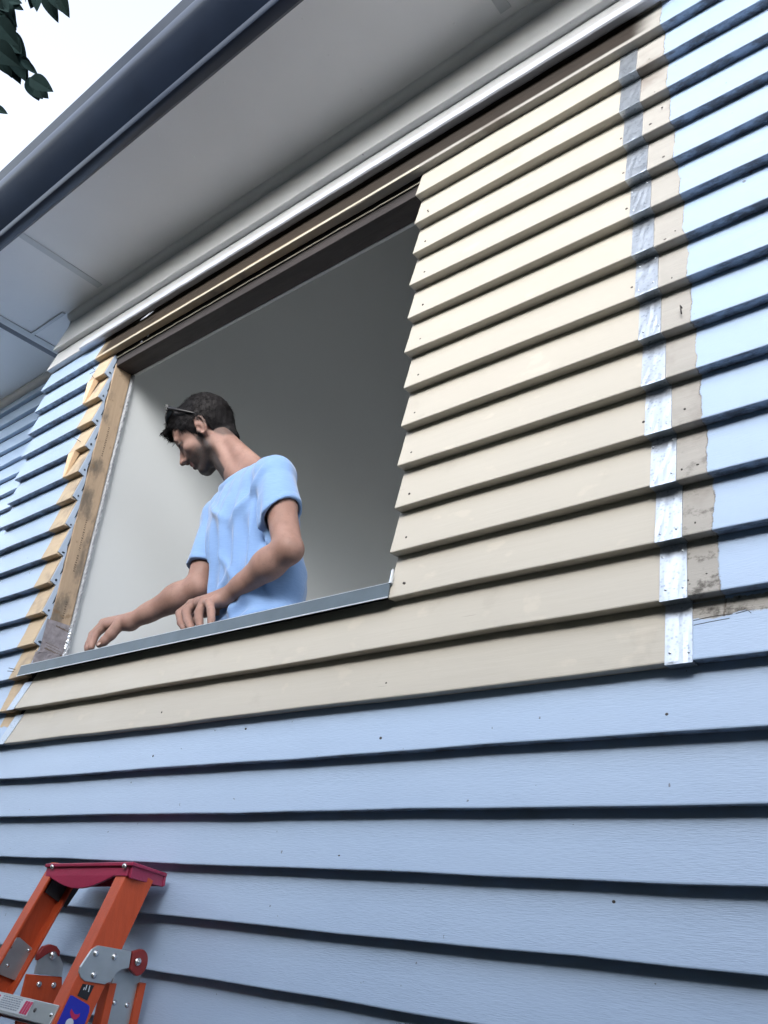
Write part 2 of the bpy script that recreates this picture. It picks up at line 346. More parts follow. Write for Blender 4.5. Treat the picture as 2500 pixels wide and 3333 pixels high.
# galvanised joint covers, one per course, folded under each lip
for k in range(-1, 13):
    mb = MB(); y = -.030; x0 = rnd.uniform(-.03, .02); x1 = .425+rnd.uniform(-.015, .02); sk = rnd.uniform(-.008, .008)
    vs = []
    for xi in range(7):
        x = x0+(x1-x0)*xi/6
        for (yy, zz) in ((LD-.02, -.022), (y-.008, -.024), (y+.0, .02), (y+.25*LD, .25), (y+.5*LD, .5), (y+.75*LD, .75), (y+LD*1.02+.004, 1.02), (y+LD*1.02+.02, 1.02), (y+.02, .0), (LD-.02, -.006)):
            vs.append((x+sk*zz, yy+rnd.uniform(-.003, .003), k+zz))
    fs = [tuple(range(10))[::-1], tuple(range(60, 70))]
    for i in range(6):
        for j in range(10): fs.append((i*10+j, i*10+(j+1) % 10, i*10+10+(j+1) % 10, i*10+10+j))
    mb.add(vs, fs); sk_ = mb.build('joint_cover', MT['galv'], house)
    if k in (-1, 0, 1, 2, 3, 5, 6, 8):
        for (a, b) in (((.08, .14), (.36, .14)) if k % 2 else ((.08, .14), (.35, .17), (.05, .80), (.37, .86))):
            r_ = MB(); r_.dome((a+rnd.uniform(-.02, .02), y+LD*b-.006, k+b+rnd.uniform(-.03, .03)), (0, -1, 0), .020, .010, 8)
            r_.build('nail_head', MT['galv'], sk_, smooth=True)
# left joint covers (slanted strips where the new boards begin)
for k, (bl, br, tl, tr) in {0: ((-20.05, 0), (-19.64, 0), (-19.74, .85), (-19.30, .85)), -1: ((-20.08, -1), (-19.69, -1), (-19.80, -.12), (-19.33, -.12))}.items():
    mb = MB(); vs = []
    for t in range(7):
        u = t/6
        for (a, b) in ((bl, tl), (br, tr)):
            vs.append((a[0]+(b[0]-a[0])*u+rnd.uniform(-.01, .01), -.03+LD*(a[1]+(b[1]-a[1])*u-k), a[1]+(b[1]-a[1])*u))
    v2 = [(x, y+.02, z) for x, y, z in vs]; n = len(vs)
    fs = [(2*i, 2*i+1, 2*i+3, 2*i+2) for i in range(6)]+[(n+2*i, n+2*i+2, n+2*i+3, n+2*i+1) for i in range(6)]
    fs += [(2*i, 2*i+2, n+2*i+2, n+2*i) for i in range(6)]+[(2*i+1, n+2*i+1, n+2*i+3, 2*i+3) for i in range(6)]+[(0, n, n+1, 1), (12, 13, n+13, n+12)]
    mb.add(vs+v2, fs).build('joint_cover', MT['galv'], house, label='slanted grey metal joint cover below the left end of the sill')
# raw timber packing wedges left by the old trim
for k in (11.98, 8.98):
    mb = MB(); k0 = int(k); x1 = -19.95; x0 = -20.5; yy = -.03
    mb.add([(x0, yy, k0+.03), (x0+.12, yy, k0+.03), (x1-.15, yy, k0+.96), (x0-.02, yy, k0+.96), (x0, .02, k0+.03), (x0+.12, .02, k0+.03), (x1-.15, .17, k0+.96), (x0-.02, .17, k0+.96)],
           [(0, 1, 2, 3), (4, 7, 6, 5), (0, 4, 5, 1), (1, 5, 6, 2), (2, 6, 7, 3), (3, 7, 4, 0)])
    mb.build('timber_wedge', mat('raw_wedge_timber', (.68, .50, .33), .7, .3, var=.15, vscale=20, bump=.2), house)
# nail heads and sockets on the boards
def disc(c, r, h=.012, mname='nail', nm='nail_head', n=(0, -1, .0), par=None):
    return MB().dome(c, n, r, h, 10).build(nm, MT[mname], par or nb, smooth=True)
nl = disc((-5.15, -.012+LD*.27, 2.27), .028)
first = True
for k in range(1, 13):
    for zz in ((.28,) if k < 12 else (.22, .30)):
        if first: first = False; nl.location = (0, 0, (k+.28-2.27)*S); continue
        dup(nl, (rnd.uniform(-.04, .04)+(.03 if zz < .25 else 0), LD*(zz-.27)-.004, k+zz-2.27), nb)
for k in range(-1, 13):
    dup(nl, (-.07+rnd.uniform(-.02, .02)+5.15, -.045+LD*.25-.003, k+.26+rnd.uniform(-.05, .05)-2.27), nb)
for (px, py) in ((549, 2187), (522, 2323), (1267, 2061), (1249, 2230), (1250, 2230)):
    p = at(px, py, .03); k = math.floor(p[2]); p = at(px, py, -.012+LD*(p[2]-k)-.008); dup(nl, tuple(np.array(p)-np.array((-5.15, .034, 2.27))), nb)
# dark nail holes and rust in the raw band, one bent nail
oldb = [o for o in house.children if o.name.startswith('old_painted')][0]
h0 = None
for (px, py) in ((2229, 1331), (2271, 1512), (2219, 1528), (2263, 1702), (2300, 1867), (2240, 1890), (2245, 1902), (2198, 751), (2165, 779), (2114, 193), (2131, 300), (2155, 350), (2160, 510), (2187, 905), (2117, 404), (1381, 2615), (700, 2378), (800, 2372), (1998, 2935), (1104, 2785), (353, 1120), (2445, 560), (2480, 30), (2300, 470)):
    p = at(px, py, .03); k = math.floor(p[2]); p = at(px, py, LD*(p[2]-k)-.004)
    if h0 is None: h0 = MB().dome((0, 0, 0), (0, -1, 0), .022, .008, 8).build('nail_hole', MT['nail'], oldb, smooth=True); h0.location = tuple(c*S for c in p)
    else:
        c = h0.copy(); col.objects.link(c); c.location = tuple(q*S for q in p); c.scale = (rnd.uniform(.6, 1.7), 1, rnd.uniform(.5, 1.2))
p = at(2218, 1012, .05)
MB().tube([p+(0, .05, .10), p+(0, -.03, .10), p+(.01, -.06, 0), p+(.02, -.07, -.12)], .012, 8).build('bent_nail', MT['nail'], oldb, smooth=True)
for (a, b) in (((292, 1217), (310, 1207)), ((234, 1420), (262, 1437)), ((28, 2174), (50, 2179)), ((24, 2184), (46, 2186)), ((296, 1193), (308, 1203)), ((300, 1222), (306, 1232))):
    MB().tube([at(*a, -.12), at(*b, .06)], .010, 6).build('protruding_nail', MT['nail'], oldb, smooth=True)
# splits in the lowest patched board
for seg_ in (((2257, 2020), (2300, 2010), (2345, 2002), (2385, 1998)), ((2258, 2035), (2310, 2024), (2375, 2012)), ((2395, 1997), (2435, 1986), (2445, 1995))):
    pts = [at(x, y+0, .135) for x, y in seg_]
    pts = [at(x, y, LD*(q[2]+1)-.004) for (x, y), q in zip(seg_, pts)]
    MB().tube(pts, .0045, 5).build('timber_crack', MT['nail'], oldb)
# left reveal: cut board ends and battens (faces the opening)
mb = MB(); zz = np.linspace(1.3, 12.95, 140)
for i in range(len(zz)-1):
    z0, z1 = zz[i], zz[i+1]
    def fy(z): return .02+LD*(z-math.floor(z))
    def by(z): return .33+.03*math.sin(z*2.1)+.012*math.sin(z*9)
    x = L0+.045
    mb.add([(x, fy(z0+1e-4), z0), (x, by(z0), z0), (x, by(z1), z1), (x, fy(z1-1e-4), z1), (x-.05, fy(z0+1e-4), z0), (x-.05, by(z0), z0), (x-.05, by(z1), z1), (x-.05, fy(z1-1e-4), z1)],
           [(0, 1, 2, 3), (4, 7, 6, 5), (0, 3, 7, 4), (1, 5, 6, 2), (0, 4, 5, 1), (3, 2, 6, 7)])
ce = mb.build('cut_end_strip', MT['cutend'], house)
b0 = None
for k in range(1, 13):
    x = L0+.05
    q = (x, .20+rnd.uniform(-.02, .02), k+.12+rnd.uniform(-.04, .04))
    if b0 is None: b0 = MB().dome((0, 0, 0), (1, 0, 0), .042, .02, 7).build('sealant_blob', MT['dark'], ce); b0.location = tuple(c*S for c in q)
    else: c = b0.copy(); col.objects.link(c); c.location = tuple(v*S for v in q); c.scale = (1, rnd.uniform(.7, 1.5), rnd.uniform(.6, 1.3))
    MB().add([(x, .37, k+.52), (x, .30, k+.38), (x, .27, k+.36), (x, .36, k+.86), (x+.008, .37, k+.52), (x+.008, .30, k+.38), (x+.008, .27, k+.36), (x+.008, .36, k+.86)],
             [(0, 1, 2, 3), (4, 7, 6, 5), (0, 4, 5, 1), (1, 5, 6, 2), (2, 6, 7, 3), (3, 7, 4, 0)]).build('gap', MT['dark'], ce)
# jamb stud, plaster edge, lintel
stud = MB().box(-19.95, -19.50, .34, 1.02, 1.0, 12.62).build('jamb_stud', MT['stud'], house, bevel=.02)
for (z0, z1, y) in ((8.9, 10.1, .68), (5.35, 6.5, .70), (4.6, 5.15, .70), (3.0, 3.55, .72)):     # stamped grading marks, too faint to read
    z = z0; m_ = MB(); 
    while z < z1:
        h = rnd.uniform(.03, .07); m_.box(-19.50, -19.494, y-.035, y+.035*rnd.uniform(.3, 1), z, z+h*.6); z += h+.025
    m_.build('timber_stamp', MT['ink'], stud)
mb = MB(); n = 150; vs = []; fs = []
for i in range(n+1):
    z = 1.3+11.2*i/n
    r1, r2 = rnd.uniform(-.010, .010), rnd.uniform(-.010, .010)
    vs += [(-19.46+r1, 1.03, z), (-19.40+r1*1.2, 1.06+r2*.4, z), (-19.405+r2, 1.13+r2*.3, z), (-19.50, 1.14, z), (-19.50, 1.03, z)]
for i in range(n):
    for j in range(5): fs.append((i*5+j, i*5+(j+1) % 5, i*5+5+(j+1) % 5, i*5+5+j))
mb.add(vs, fs).build('broken_plaster_edge', MT['gyp'], house)
tape = MB(); vs = []; fs = []; nz_, ny_ = 22, 12
for i in range(nz_+1):
    for j in range(ny_+1):
        z = 1.25+1.60*i/nz_; y = (.10 if i < 8 else .22)+(.90-(0 if i < 8 else .12))*j/ny_
        vs.append((-19.485+rnd.uniform(-.005, .005)*(2.5 if z < 1.9 else 1), y, z))
for i in range(nz_):
    for j in range(ny_): a = i*(ny_+1)+j; fs.append((a, a+1, a+ny_+2, a+ny_+1))
tp = tape.add(vs, fs).build('flashing_tape', MT['foil'], house); tp.modifiers.new('thick', 'SOLIDIFY').thickness = .002
for zc, hh, y0, y1 in ((2.72, .05, .55, .95), (2.10, .02, .35, .8), (2.02, .02, .4, .9), (1.93, .06, .35, .98)):
    m_ = MB(); y = y0
    while y < y1:
        d = rnd.uniform(.02, .045); m_.box(-19.468, -19.462, y, y+d, zc-hh/2-.15*(y-.5), zc+hh/2*rnd.uniform(.3, 1)-.15*(y-.5)); y += d+.012
    m_.build('tape_print', MT['ink'], tp)
mb = MB(); vs = []; fs = []
for i in range(40):
    z = 1.3+1.6*i/39
    for j in range(5): vs.append((-19.455+rnd.uniform(-.02, .03), .99+.035*j+rnd.uniform(-.012, .012), z))
for i in range(39):
    for j in range(4): fs.append((i*5+j, i*5+j+1, i*5+j+6, i*5+j+5))
fo = mb.add(vs, fs).build('foil_edge', MT['silver'], house); fo.modifiers.new('thick', 'SOLIDIFY').thickness = .002
lin = MB().box(-19.95, -5.2, .36, 1.06, 12.50, 13.4)
lin.build('lintel', MT['darkwood'], house, bevel=.02)
MB().box(-19.55, -5.2, .325, .358, 12.86, 13.3).build('head_batten', MT['darkwood'], house)
mb = MB(); pts = [(x, .315+rnd.uniform(-.006, .006), 12.86+rnd.uniform(-.006, .006)) for x in np.arange(-19.55, -5.3, .25)]
mb.tube(pts, .022, 6).build('head_bead', MT['lead'], house)
for (px, py) in ((459, 1112), (480, 1093)): 
    p = at(px, py, .25); m_ = MB()
    for j in range(5): q = p+np.array([rnd.uniform(-.04, .04), 0, rnd.uniform(-.05, .03)]); m_.prism([q, q+(.05, 0, .02), q+(.02, .01, .07)], (0, .02, 0))
    m_.build('paint_flake', MT['hood'], house)
# pale lip along the bottom edge of the board over the opening
MB().box(-20.0, -5.5, -.012, .02, 13.0, 13.075).build('board_lip', MT['lead'], house, bevel=.008)
# projecting hood strip over the window
mb = MB(); n = 60; vs = []; fs = []
for i in range(n+1):
    x = -21.75+(1.22+21.75)*i/n; w_ = .006*math.sin(i*1.7)
    for y, z in ((.16, 14.0), (.10, 13.93), (-.10, 13.90), (-.14, 13.93), (-.135, 13.97), (-.02, 14.32), (.15, 14.34)): vs.append((x, y, z+w_))
P = 7; fs = [tuple(range(P))[::-1], tuple(range(n*P, n*P+P))]
for i in range(n):
    for j in range(P): fs.append((i*P+j, i*P+(j+1) % P, i*P+P+(j+1) % P, i*P+P+j))
mb.add(vs, fs).build('window_hood', MT['hood'], house, label='projecting white hood strip over the window opening')
p0 = at(455, 1043, -.02); p1 = at(500, 1012, -.02)
MB().prism([p0, (p0+p1)/2+(0, 0, -.04), p1, (p0+p1)/2+(0, 0, .03)], (0, .02, 0)).build('paint_scrape', MT['hood'], house)
# sill flashing
sx0, sx1 = -19.93, -5.48
fl = MB().prism([(sx0, -.05, 1.02), (sx1, -.05, 1.02), (sx1, -.03, 1.325), (sx0+.06, -.03, 1.325)], (0, .035, 0))
fl.prism([(sx0+.06, -.03, 1.30), (sx1, -.03, 1.30), (sx1, -.03, 1.325), (sx0+.06, -.03, 1.325)], (0, 1.15, .02))
sill = fl.build('sill_flashing', MT['flash'], house)
MB().box(sx0, sx1, -.066, -.052, 1.0, 1.026).build('bright_edge', MT['flashedge'], sill)
MB().box(sx0+.06, sx1, -.034, -.02, 1.325, 1.337).build('bright_edge', MT['flashedge'], sill)
MB().prism([(sx1-.02, -.02, 1.33), (sx1+.04, -.03, 1.33), (sx1+.06, -.03, 1.62), (sx1+.02, -.02, 1.58)], (0, .05, 0)).build('turned_up_end', MT['flashedge'], sill)
MB().box(-19.9, -5.5, .25, 1.06, .3, 1.29).build('sill_timber', MT['darkwood'], house)
# wall body (stud frame, inner lining) round the opening
wl = MB(); wl.box(XL+.02, XR, .40, .46, GZ, 1.0); wl.box(XL+.02, -19.95, .40, .46, 1.0, 13.4); wl.box(-5.35, XR, .40, .46, 1.0, 13.4); wl.box(XL+.02, XR, .40, .46, 13.42, 16.2)
wl.build('wall_framing', MT['dark'], house)
rm = MB(); RX0, RX1, RY0, RY1, RF, RC = -19.5, 10.0, 1.07, 30.0, -7.5, 21.9
rm.prism([(RX0, 1.145, RF), (RX0, RY1, RF), (RX0, RY1, 43.6), (RX0, 1.145, RC)], (-.3, 0, 0)); rm.build('interior_side_wall', MT['plaster'], house)
rm = MB(); rm.box(RX0-.3, -19.96, RY0+.0, RY0+.07, RF, RC); rm.box(-19.50, RX1, RY0, RY0+.1, RF, 1.28); rm.box(-5.3, RX1, RY0, RY0+.1, 1.28, 12.5); rm.box(-19.5, RX1, RY0, RY0+.1, 12.5, RC)
rm.build('interior_lining', MT['plaster'], house)
MB().box(RX0-.3, RX1, RY1, RY1+.3, RF, 43.6).build('interior_back_wall', MT['plaster'], house)
m_ = MB(); m_.box(RX1, RX1+.3, RY0, 3, RF, RC); m_.box(RX1, RX1+.3, 28, RY1+.3, RF, RC); m_.box(RX1, RX1+.3, 3, 28, 15, RC); m_.prism([(RX1, RY0, RC), (RX1, RY1, RC), (RX1, RY1, 43.6)], (.3, 0, 0))
m_.build('interior_side_wall', MT['plaster'], house)        # unseen opening added to let daylight into the room
MB().prism([(RX0-.3, RY0, RC), (RX0-.3, RY1+.3, 43.65), (RX0-.3, RY1+.3, 43.85), (RX0-.3, RY0, RC+.2)], (RX1-RX0+.6, 0, 0)).build('ceiling', MT['ceil'], house)
MB().box(RX0-.3, RX1+.3, RY0, RY1+.3, RF-.3, RF).build('floor', MT['floor'], house)
MB().box(-5.45, -5.12, .36, 1.04, 1.3, 12.48).build('jamb_stud', MT['stud'], house)
# soffit, mouldings
ZS = 17.0; XE = -27.0
MB().box(XE, XR, -3.47, .60, ZS, ZS+.12).build('soffit', MT['soffit'], house)
MB().box(XE, XL, .602, 4.0, ZS, ZS+.12).build('soffit', MT['soffit'], house)
MB().box(-21.78, -21.45, -3.47, -.05, ZS-.035, ZS-.004).build('cover_strip', MT['trim'], house, bevel=.012)
MB().box(-3.0, -2.67, -3.47, -.05, ZS-.035, ZS-.004).build('cover_strip', MT['trim'], house, bevel=.012)
def quad(x0, x1, y, z, r):
    m_ = MB(); pts = [(y, z)]+[(y-r*math.cos(t), z-r*math.sin(t)) for t in np.linspace(0, math.pi/2, 8)]
    m_.prism([(x0, a, b) for a, b in pts], (x1-x0, 0, 0)); return m_
quad(XL-.05, XR, LD*1.99, ZS-.004, .30).build('eaves_moulding', MT['soffit'], house, smooth=False)
MB().box(XE+.1, XL-.05, -.06, .10, ZS-.06, ZS-.004).build('cover_strip', MT['trim'], house, bevel=.02)
MB().box(XE-.30, XE+.15, -3.47, 4.0, ZS-.05, ZS-.004).build('cover_strip', MT['trim'], house, bevel=.015)
MB().box(XE-.30-.35, XE-.30, -3.47, 4.0, ZS-.03, ZS+1.5).build('barge_board', MT['gutter'], house)  # dark strip painted in for the shadow line along the soffit edge
nh = None
for x in np.arange(-26, 2, 3.1):
    for y in (-3.1, -1.9, -.55):
        q = (x+rnd.uniform(-.2, .2), y, ZS-.003)
        if nh is None: nh = MB().dome((0, 0, 0), (0, 0, -1), .035, .012, 8).build('soffit_nail', MT['soffit'], [o for o in house.children if o.name.startswith('soffit')][0], smooth=True); nh.location = tuple(c*S for c in q)
        else: c = nh.copy(); col.objects.link(c); c.location = tuple(v*S for v in q)
# gutter (quad profile) and fascia, roof
gp = [(-3.50, 17.05), (-3.50, 16.88), (-3.60, 16.78), (-3.80, 16.74), (-3.94, 16.77), (-4.00, 16.85)]
for t in np.linspace(0, 1, 9): gp.append((-4.02-.80*t-.05*math.sin(t*3.14), 16.93+.80*t))
gp += [(-4.86, 17.80), (-4.90, 17.92), (-4.90, 18.02), (-4.80, 18.10), (-4.72, 18.14), (-4.96, 18.56), (-4.92, 18.60), (-4.86, 18.56), (-4.66, 18.14), (-4.74, 18.05), (-4.70, 17.8), (-4.0, 17.0), (-3.6, 17.0), (-3.56, 18.3), (-3.50, 18.3)]
m_ = MB(); m_.prism([(-27.65, a, b) for a, b in gp], (XR+27.65, 0, 0)); gt = m_.build('gutter', MT['gutter'], house, smooth=True)
e_ = gt.modifiers.new('e', 'EDGE_SPLIT'); e_.split_angle = math.radians(32)
MB().box(-27.65, XR, -3.49, -3.40, 17.13, 18.6).build('fascia', MT['trim'], house)
MB().prism([(-27.65, -4.1, 18.62), (-27.65, 32, 46.0), (-27.65, 32, 46.3), (-27.65, -4.1, 18.9)], (XR+27.65, 0, 0)).build('roof', MT['roof'], house)
# set-back wing on the left: wall, soffit, return
far = [(-46, XL+.3, k, 4.0) for k in range(-16, 19)]; far.append((-46, XL+.3, 19, 4.0, 0, 0, .95))
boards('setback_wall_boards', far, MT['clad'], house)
MB().box(-46, -24.31, -3.4, 4.3, 19.95, 20.1).build('soffit', MT['soffit'], house)
MB().box(XL+.0, XL+.05, .34, 4.1, GZ, ZS-.01).build('return_wall', MT['trim'], house)
MB().box(-46, XL, 4.23, 4.4, GZ, 20).build('wall_framing', MT['dark'], house)
quad(-46, -24.33, 4.16, 19.94, .34).build('eaves_moulding', MT['trim'], house)
MB().prism([(-46, -4.4, 20.4), (-46, 32, 30.6), (-46, 32, 30.9), (-46, -4.4, 20.7)], (18.3, 0, 0)).build('roof', MT['roof'], house)
# ------------------------------------------------------------------ ladder
lad = thing('step_ladder', 'orange step ladder with red top cap leaning on the blue boards', 'ladder', (-12.4, -6.4, GZ))
D = np.array([0, -.357, -.934]); NN = np.array([0, .934, -.357])      # down the rail; from the front towards the wall
P0 = np.array([0, -1.03, -4.02])
def lp(x, s, n): return np.array([x, 0, 0])+P0+D*s+NN*n
def rail(xo, sgn, fl, s0, s1, flare, mname='orange'):
    """C channel: web at xo, flanges towards sgn"""
    t = .055; dp = .66
    sec = [(0, 0), (sgn*fl, 0), (sgn*fl, t), (sgn*t, t), (sgn*t, dp-t), (sgn*fl, dp-t), (sgn*fl, dp), (0, dp)]
    m_ = MB(); n = len(sec); vs = [lp(xo+a+flare*s0, s0, b) for a, b in sec]+[lp(xo+a+flare*s1, s1, b) for a, b in sec]
    m_.add(vs, [tuple(range(n)), tuple(range(n, 2*n))[::-1]]+[(i, (i+1) % n, (i+1) % n+n, i+n) for i in range(n)])
    return m_.build('front_rail', MT[mname], lad, bevel=.012)
SE = 16.3
rr = rail(-10.90, -1, .34, .12, SE, .018)
rl_ = rail(-13.92, 1, .30, .12, SE, -.05)
# top cap: rim plate, scalloped front apron, side aprons
cap = MB()
FL, FR, BR, BL = np.array((-13.88, -1.22, -4.17)), np.array((-10.66, -1.20, -4.06)), np.array((-11.04, -.03, -4.20)), np.array((-13.80, -.03, -4.32))
cap.prism([FL, FR, BR, BL], (0, 0, -.07))
n = 20; top = []; bot = []
for i in range(n+1):
    t = i/n; p = FL+(FR-FL)*t*.93+(.04, .05, -.06); top.append(p)
    d = .20+LD*math.sin(min(1, max(0, (t-.05)/.80))*math.pi)**1.0; bot.append(p+np.array((0, -.02, -d)))
cap.prism(top+bot[::-1], (0, .07, 0))
for A, B in (((-10.80, -1.15, -4.12), (-11.14, -.06, -4.25)), ((-13.84, -1.15, -4.22), (-13.82, -.06, -4.36))):
    A = np.array(A); B = np.array(B); cap.prism([A, B, B+(0, 0, -.22), A+(0, 0, -.24)], (.07 if A[0] > -12 else -.07, 0, 0))
cap.prism([BL+(0, -.08, -.05), BR+(0, -.08, -.05), BR+(0, -.08, -.25), BL+(0, -.08, -.25)], (0, .07, 0))
cp = cap.build('top_cap', MT['redp'], lad, bevel=.015)
for px, py in ((171, 2822), (406, 2819)): MB().dome(at(px, py, -1.20), (0, -1, 0), .055, .04).build('rivet', MT['steel'], cp, smooth=True)
def c7(x, y): return (x*.42194, 2733+y*.42194)
def onx(pts, x): return [at(*c7(*p), x, 0) for p in pts]
XB = -10.845
br = MB().prism(onx([(740, 818), (760, 816), (1005, 860), (985, 990), (925, 1000), (885, 1035), (850, 1085), (800, 1115), (645, 1090), (612, 1060), (600, 1020), (610, 980), (700, 845)], XB-.03), (.045, 0, 0)).build('hinge_bracket', MT['alu'], lad, bevel=.01)
for q in ((740, 878), (882, 905), (722, 1045)): MB().dome(at(*c7(*q), XB+.015, 0), (1, 0, 0), .062, .05).build('rivet', MT['steel'], br, smooth=True)
cpt = at(*c7(1062, 945), XB, 0)
poly = [at(*c7(1000, 862), XB-.09, 0)]
cc = at(*c7(1050, 945), XB-.09, 0)
for t in np.linspace(-95, 95, 14): poly.append(cc+np.array((0, math.cos(math.radians(t))*.195, -math.sin(math.radians(t))*.235*-1)))
poly = [cc+np.array((0, math.cos(math.radians(t))*.20, math.sin(math.radians(t))*.235)) for t in np.linspace(95, -95, 14)]+[at(*c7(978, 1000), XB-.09, 0), at(*c7(1000, 862), XB-.09, 0)]
hg = MB().prism(poly, (.12, 0, 0)).build('hinge_knuckle', MT['redh'], lad, bevel=.02)
MB().dome(at(*c7(1065, 942), XB+.05, 0), (1, 0, 0), .075, .03).build('rivet', MT['steel'], hg, smooth=True)
MB().dome(at(*c7(1065, 942), XB+.07, 0), (1, 0, 0), .035, .05).build('rivet', MT['alu'], hg, smooth=True)
# rear rails hanging vertically from the hinges
def rear(x, side):
    z0 = -6.22; y0, y1 = -.99, -.14; m_ = MB()
    dy = -.0
    def q(xx, y, z): return (xx, y+.06*(z-z0), z)
    for ya, yb in ((y0, y0+.16), (y1-.16, y1)):
        m_.add([q(x-.28, ya, z0), q(x, ya, z0), q(x, yb, z0), q(x-.28, yb, z0), q(x-.28, ya, GZ+.1), q(x, ya, GZ+.1), q(x, yb, GZ+.1), q(x-.28, yb, GZ+.1)],
               [(0, 1, 2, 3), (4, 7, 6, 5), (0, 4, 5, 1), (1, 5, 6, 2), (2, 6, 7, 3), (3, 7, 4, 0)])
    m_.add([q(x-.28, y0+.16, z0), q(x-.21, y0+.16, z0), q(x-.21, y1-.16, z0), q(x-.28, y1-.16, z0), q(x-.28, y0+.16, GZ+.1), q(x-.21, y0+.16, GZ+.1), q(x-.21, y1-.16, GZ+.1), q(x-.28, y1-.16, GZ+.1)],
           [(0, 1, 2, 3), (4, 7, 6, 5), (0, 4, 5, 1), (1, 5, 6, 2), (2, 6, 7, 3), (3, 7, 4, 0)])
    r_ = m_.build('rear_rail', MT['orange'], lad, bevel=.012)
    pl = MB().prism([q(x-.12, y0+.05, -9.6), q(x-.12, y0+.10, -6.0), q(x-.12, y0+.25, -5.72), q(x-.12, y1-.22, -5.66), q(x-.12, y1-.12, -5.9), q(x-.12, y1-.10, -9.6)], (.05, 0, 0)).build('rear_plate', MT['alu'], r_, bevel=.01)
    for (y, z) in ((y0+.25, -6.55), (y1-.3, -6.6)): MB().dome(q(x-.07, y, z), (1, 0, 0), .05, .03).build('rivet', MT['steel'], pl, smooth=True)
rear(-10.98, 1)
# rear left rail: face seen between the front rails
xr_ = -13.35
m_ = MB().prism(onx([(212, 1038), (480, 1060), (480, 1240), (385, 1640), (90, 1600), (165, 1225)], xr_), (-.08, 0, 0))
rb = m_.build('rear_rail', MT['orange'], lad, bevel=.01)
for q in ((300, 1115), (412, 1122)): MB().dome(at(*c7(*q), xr_+.002, 0), (1, 0, 0), .06, .05).build('rivet', MT['steel'], rb, smooth=True)
MB().prism(onx([(268, 1036), (290, 935), (380, 868), (440, 862), (462, 900), (490, 965), (478, 1058)], xr_+.02), (-.05, 0, 0)).build('hinge_bracket', MT['alu'], lad, bevel=.01)
hk = MB().prism(onx([(290, 935), (300, 880), (340, 825), (395, 808), (440, 822), (465, 860), (462, 905), (435, 875), (385, 872)], xr_+.06), (-.12, 0, 0)).build('hinge_knuckle', MT['redh'], lad, bevel=.015)
MB().dome(at(*c7(408, 893), xr_+.05, 0), (1, 0, 0), .085, .06).build('rivet', MT['steel'], hk, smooth=True)
# inner plates on the left rail
xi = -13.85
MB().prism(onx([(398, 308), (622, 352), (505, 525), (345, 405)], xi), (.03, 0, 0)).build('gusset_plate', MT['gusset'], lad)
ip = MB().prism(onx([(122, 755), (150, 755), (243, 835), (243, 860), (150, 1060), (110, 1085), (-20, 1035), (-20, 960)], xi-.06), (.03, 0, 0)).build('inner_plate', MT['alu'], lad, bevel=.01)
for q in ((80, 825), (222, 855), (57, 970)): MB().dome(at(*c7(*q), xi-.03, 0), (1, 0, 0), .045, .03).build('rivet', MT['steel'], ip, smooth=True)
# steps
def step(s, lab):
    a, b = -13.86-.05*s+.06, -10.98+.018*s
    m_ = MB()
    sec = [(s, -.035), (s+.34, -.035), (s+.34, .02), (s+.06, .02), (s+.06, .60), (s+.30, .60), (s+.30, .65), (s, .65)]
    m_.add([lp(a, *q) for q in sec]+[lp(b, *q) for q in sec], [tuple(range(8)), tuple(range(8, 16))[::-1]]+[(i, (i+1) % 8, (i+1) % 8+8, i+8) for i in range(8)])
    st = m_.build('step', MT['alu'], lad, bevel=.01)
    if lab:
        def q(x, ss, o=-.042): return lp(x, s+ss, o)
        def panel(x0, x1, s0, s1, mm, o=-.042, sk=.0):
            return MB().prism([q(x0, s0, o), q(x1, s0, o), q(x1+sk, s1, o), q(x0+sk, s1, o)], NN*.004)
        wl_ = panel(-13.6, -11.75, .03, .29, 'white').build('warning_label', MT['white'], st)
        m2 = MB()
        for x0 in (-11.98, -11.89, -11.80, -13.0): m2.prism([q(x0-.02, .05, -.048), q(x0+.055, .05, -.048), q(x0+.02, .27, -.048), q(x0-.055, .27, -.048)], NN*.004)
        m2.build('red_bar', MT['pink'], wl_)
        m3 = MB()
        for r_ in range(6):
            x = -12.86+rnd.uniform(0, .03)
            while x < -12.16: d = rnd.uniform(.04, .10); m3.prism([q(x, .045+.037*r_, -.048), q(min(x+d, -12.12), .045+.037*r_, -.048), q(min(x+d, -12.12), .062+.037*r_, -.048), q(x, .062+.037*r_, -.048)], NN*.004); x += d+.02
        m3.build('label_print', MT['grprint'], wl_)
        MB().dome(q(-11.58, .16, -.03), -NN, .04, .03).build('rivet', MT['gusset'], st, smooth=True)
s1 = 2.72
step(s1, True)
for i in range(1, 5): step(s1+2.75*i, False)
p = lp(-11.02, s1+.17, -.0); MB().dome(p, -NN, .05, .05).build('rivet', MT['steel'], rr, smooth=True)
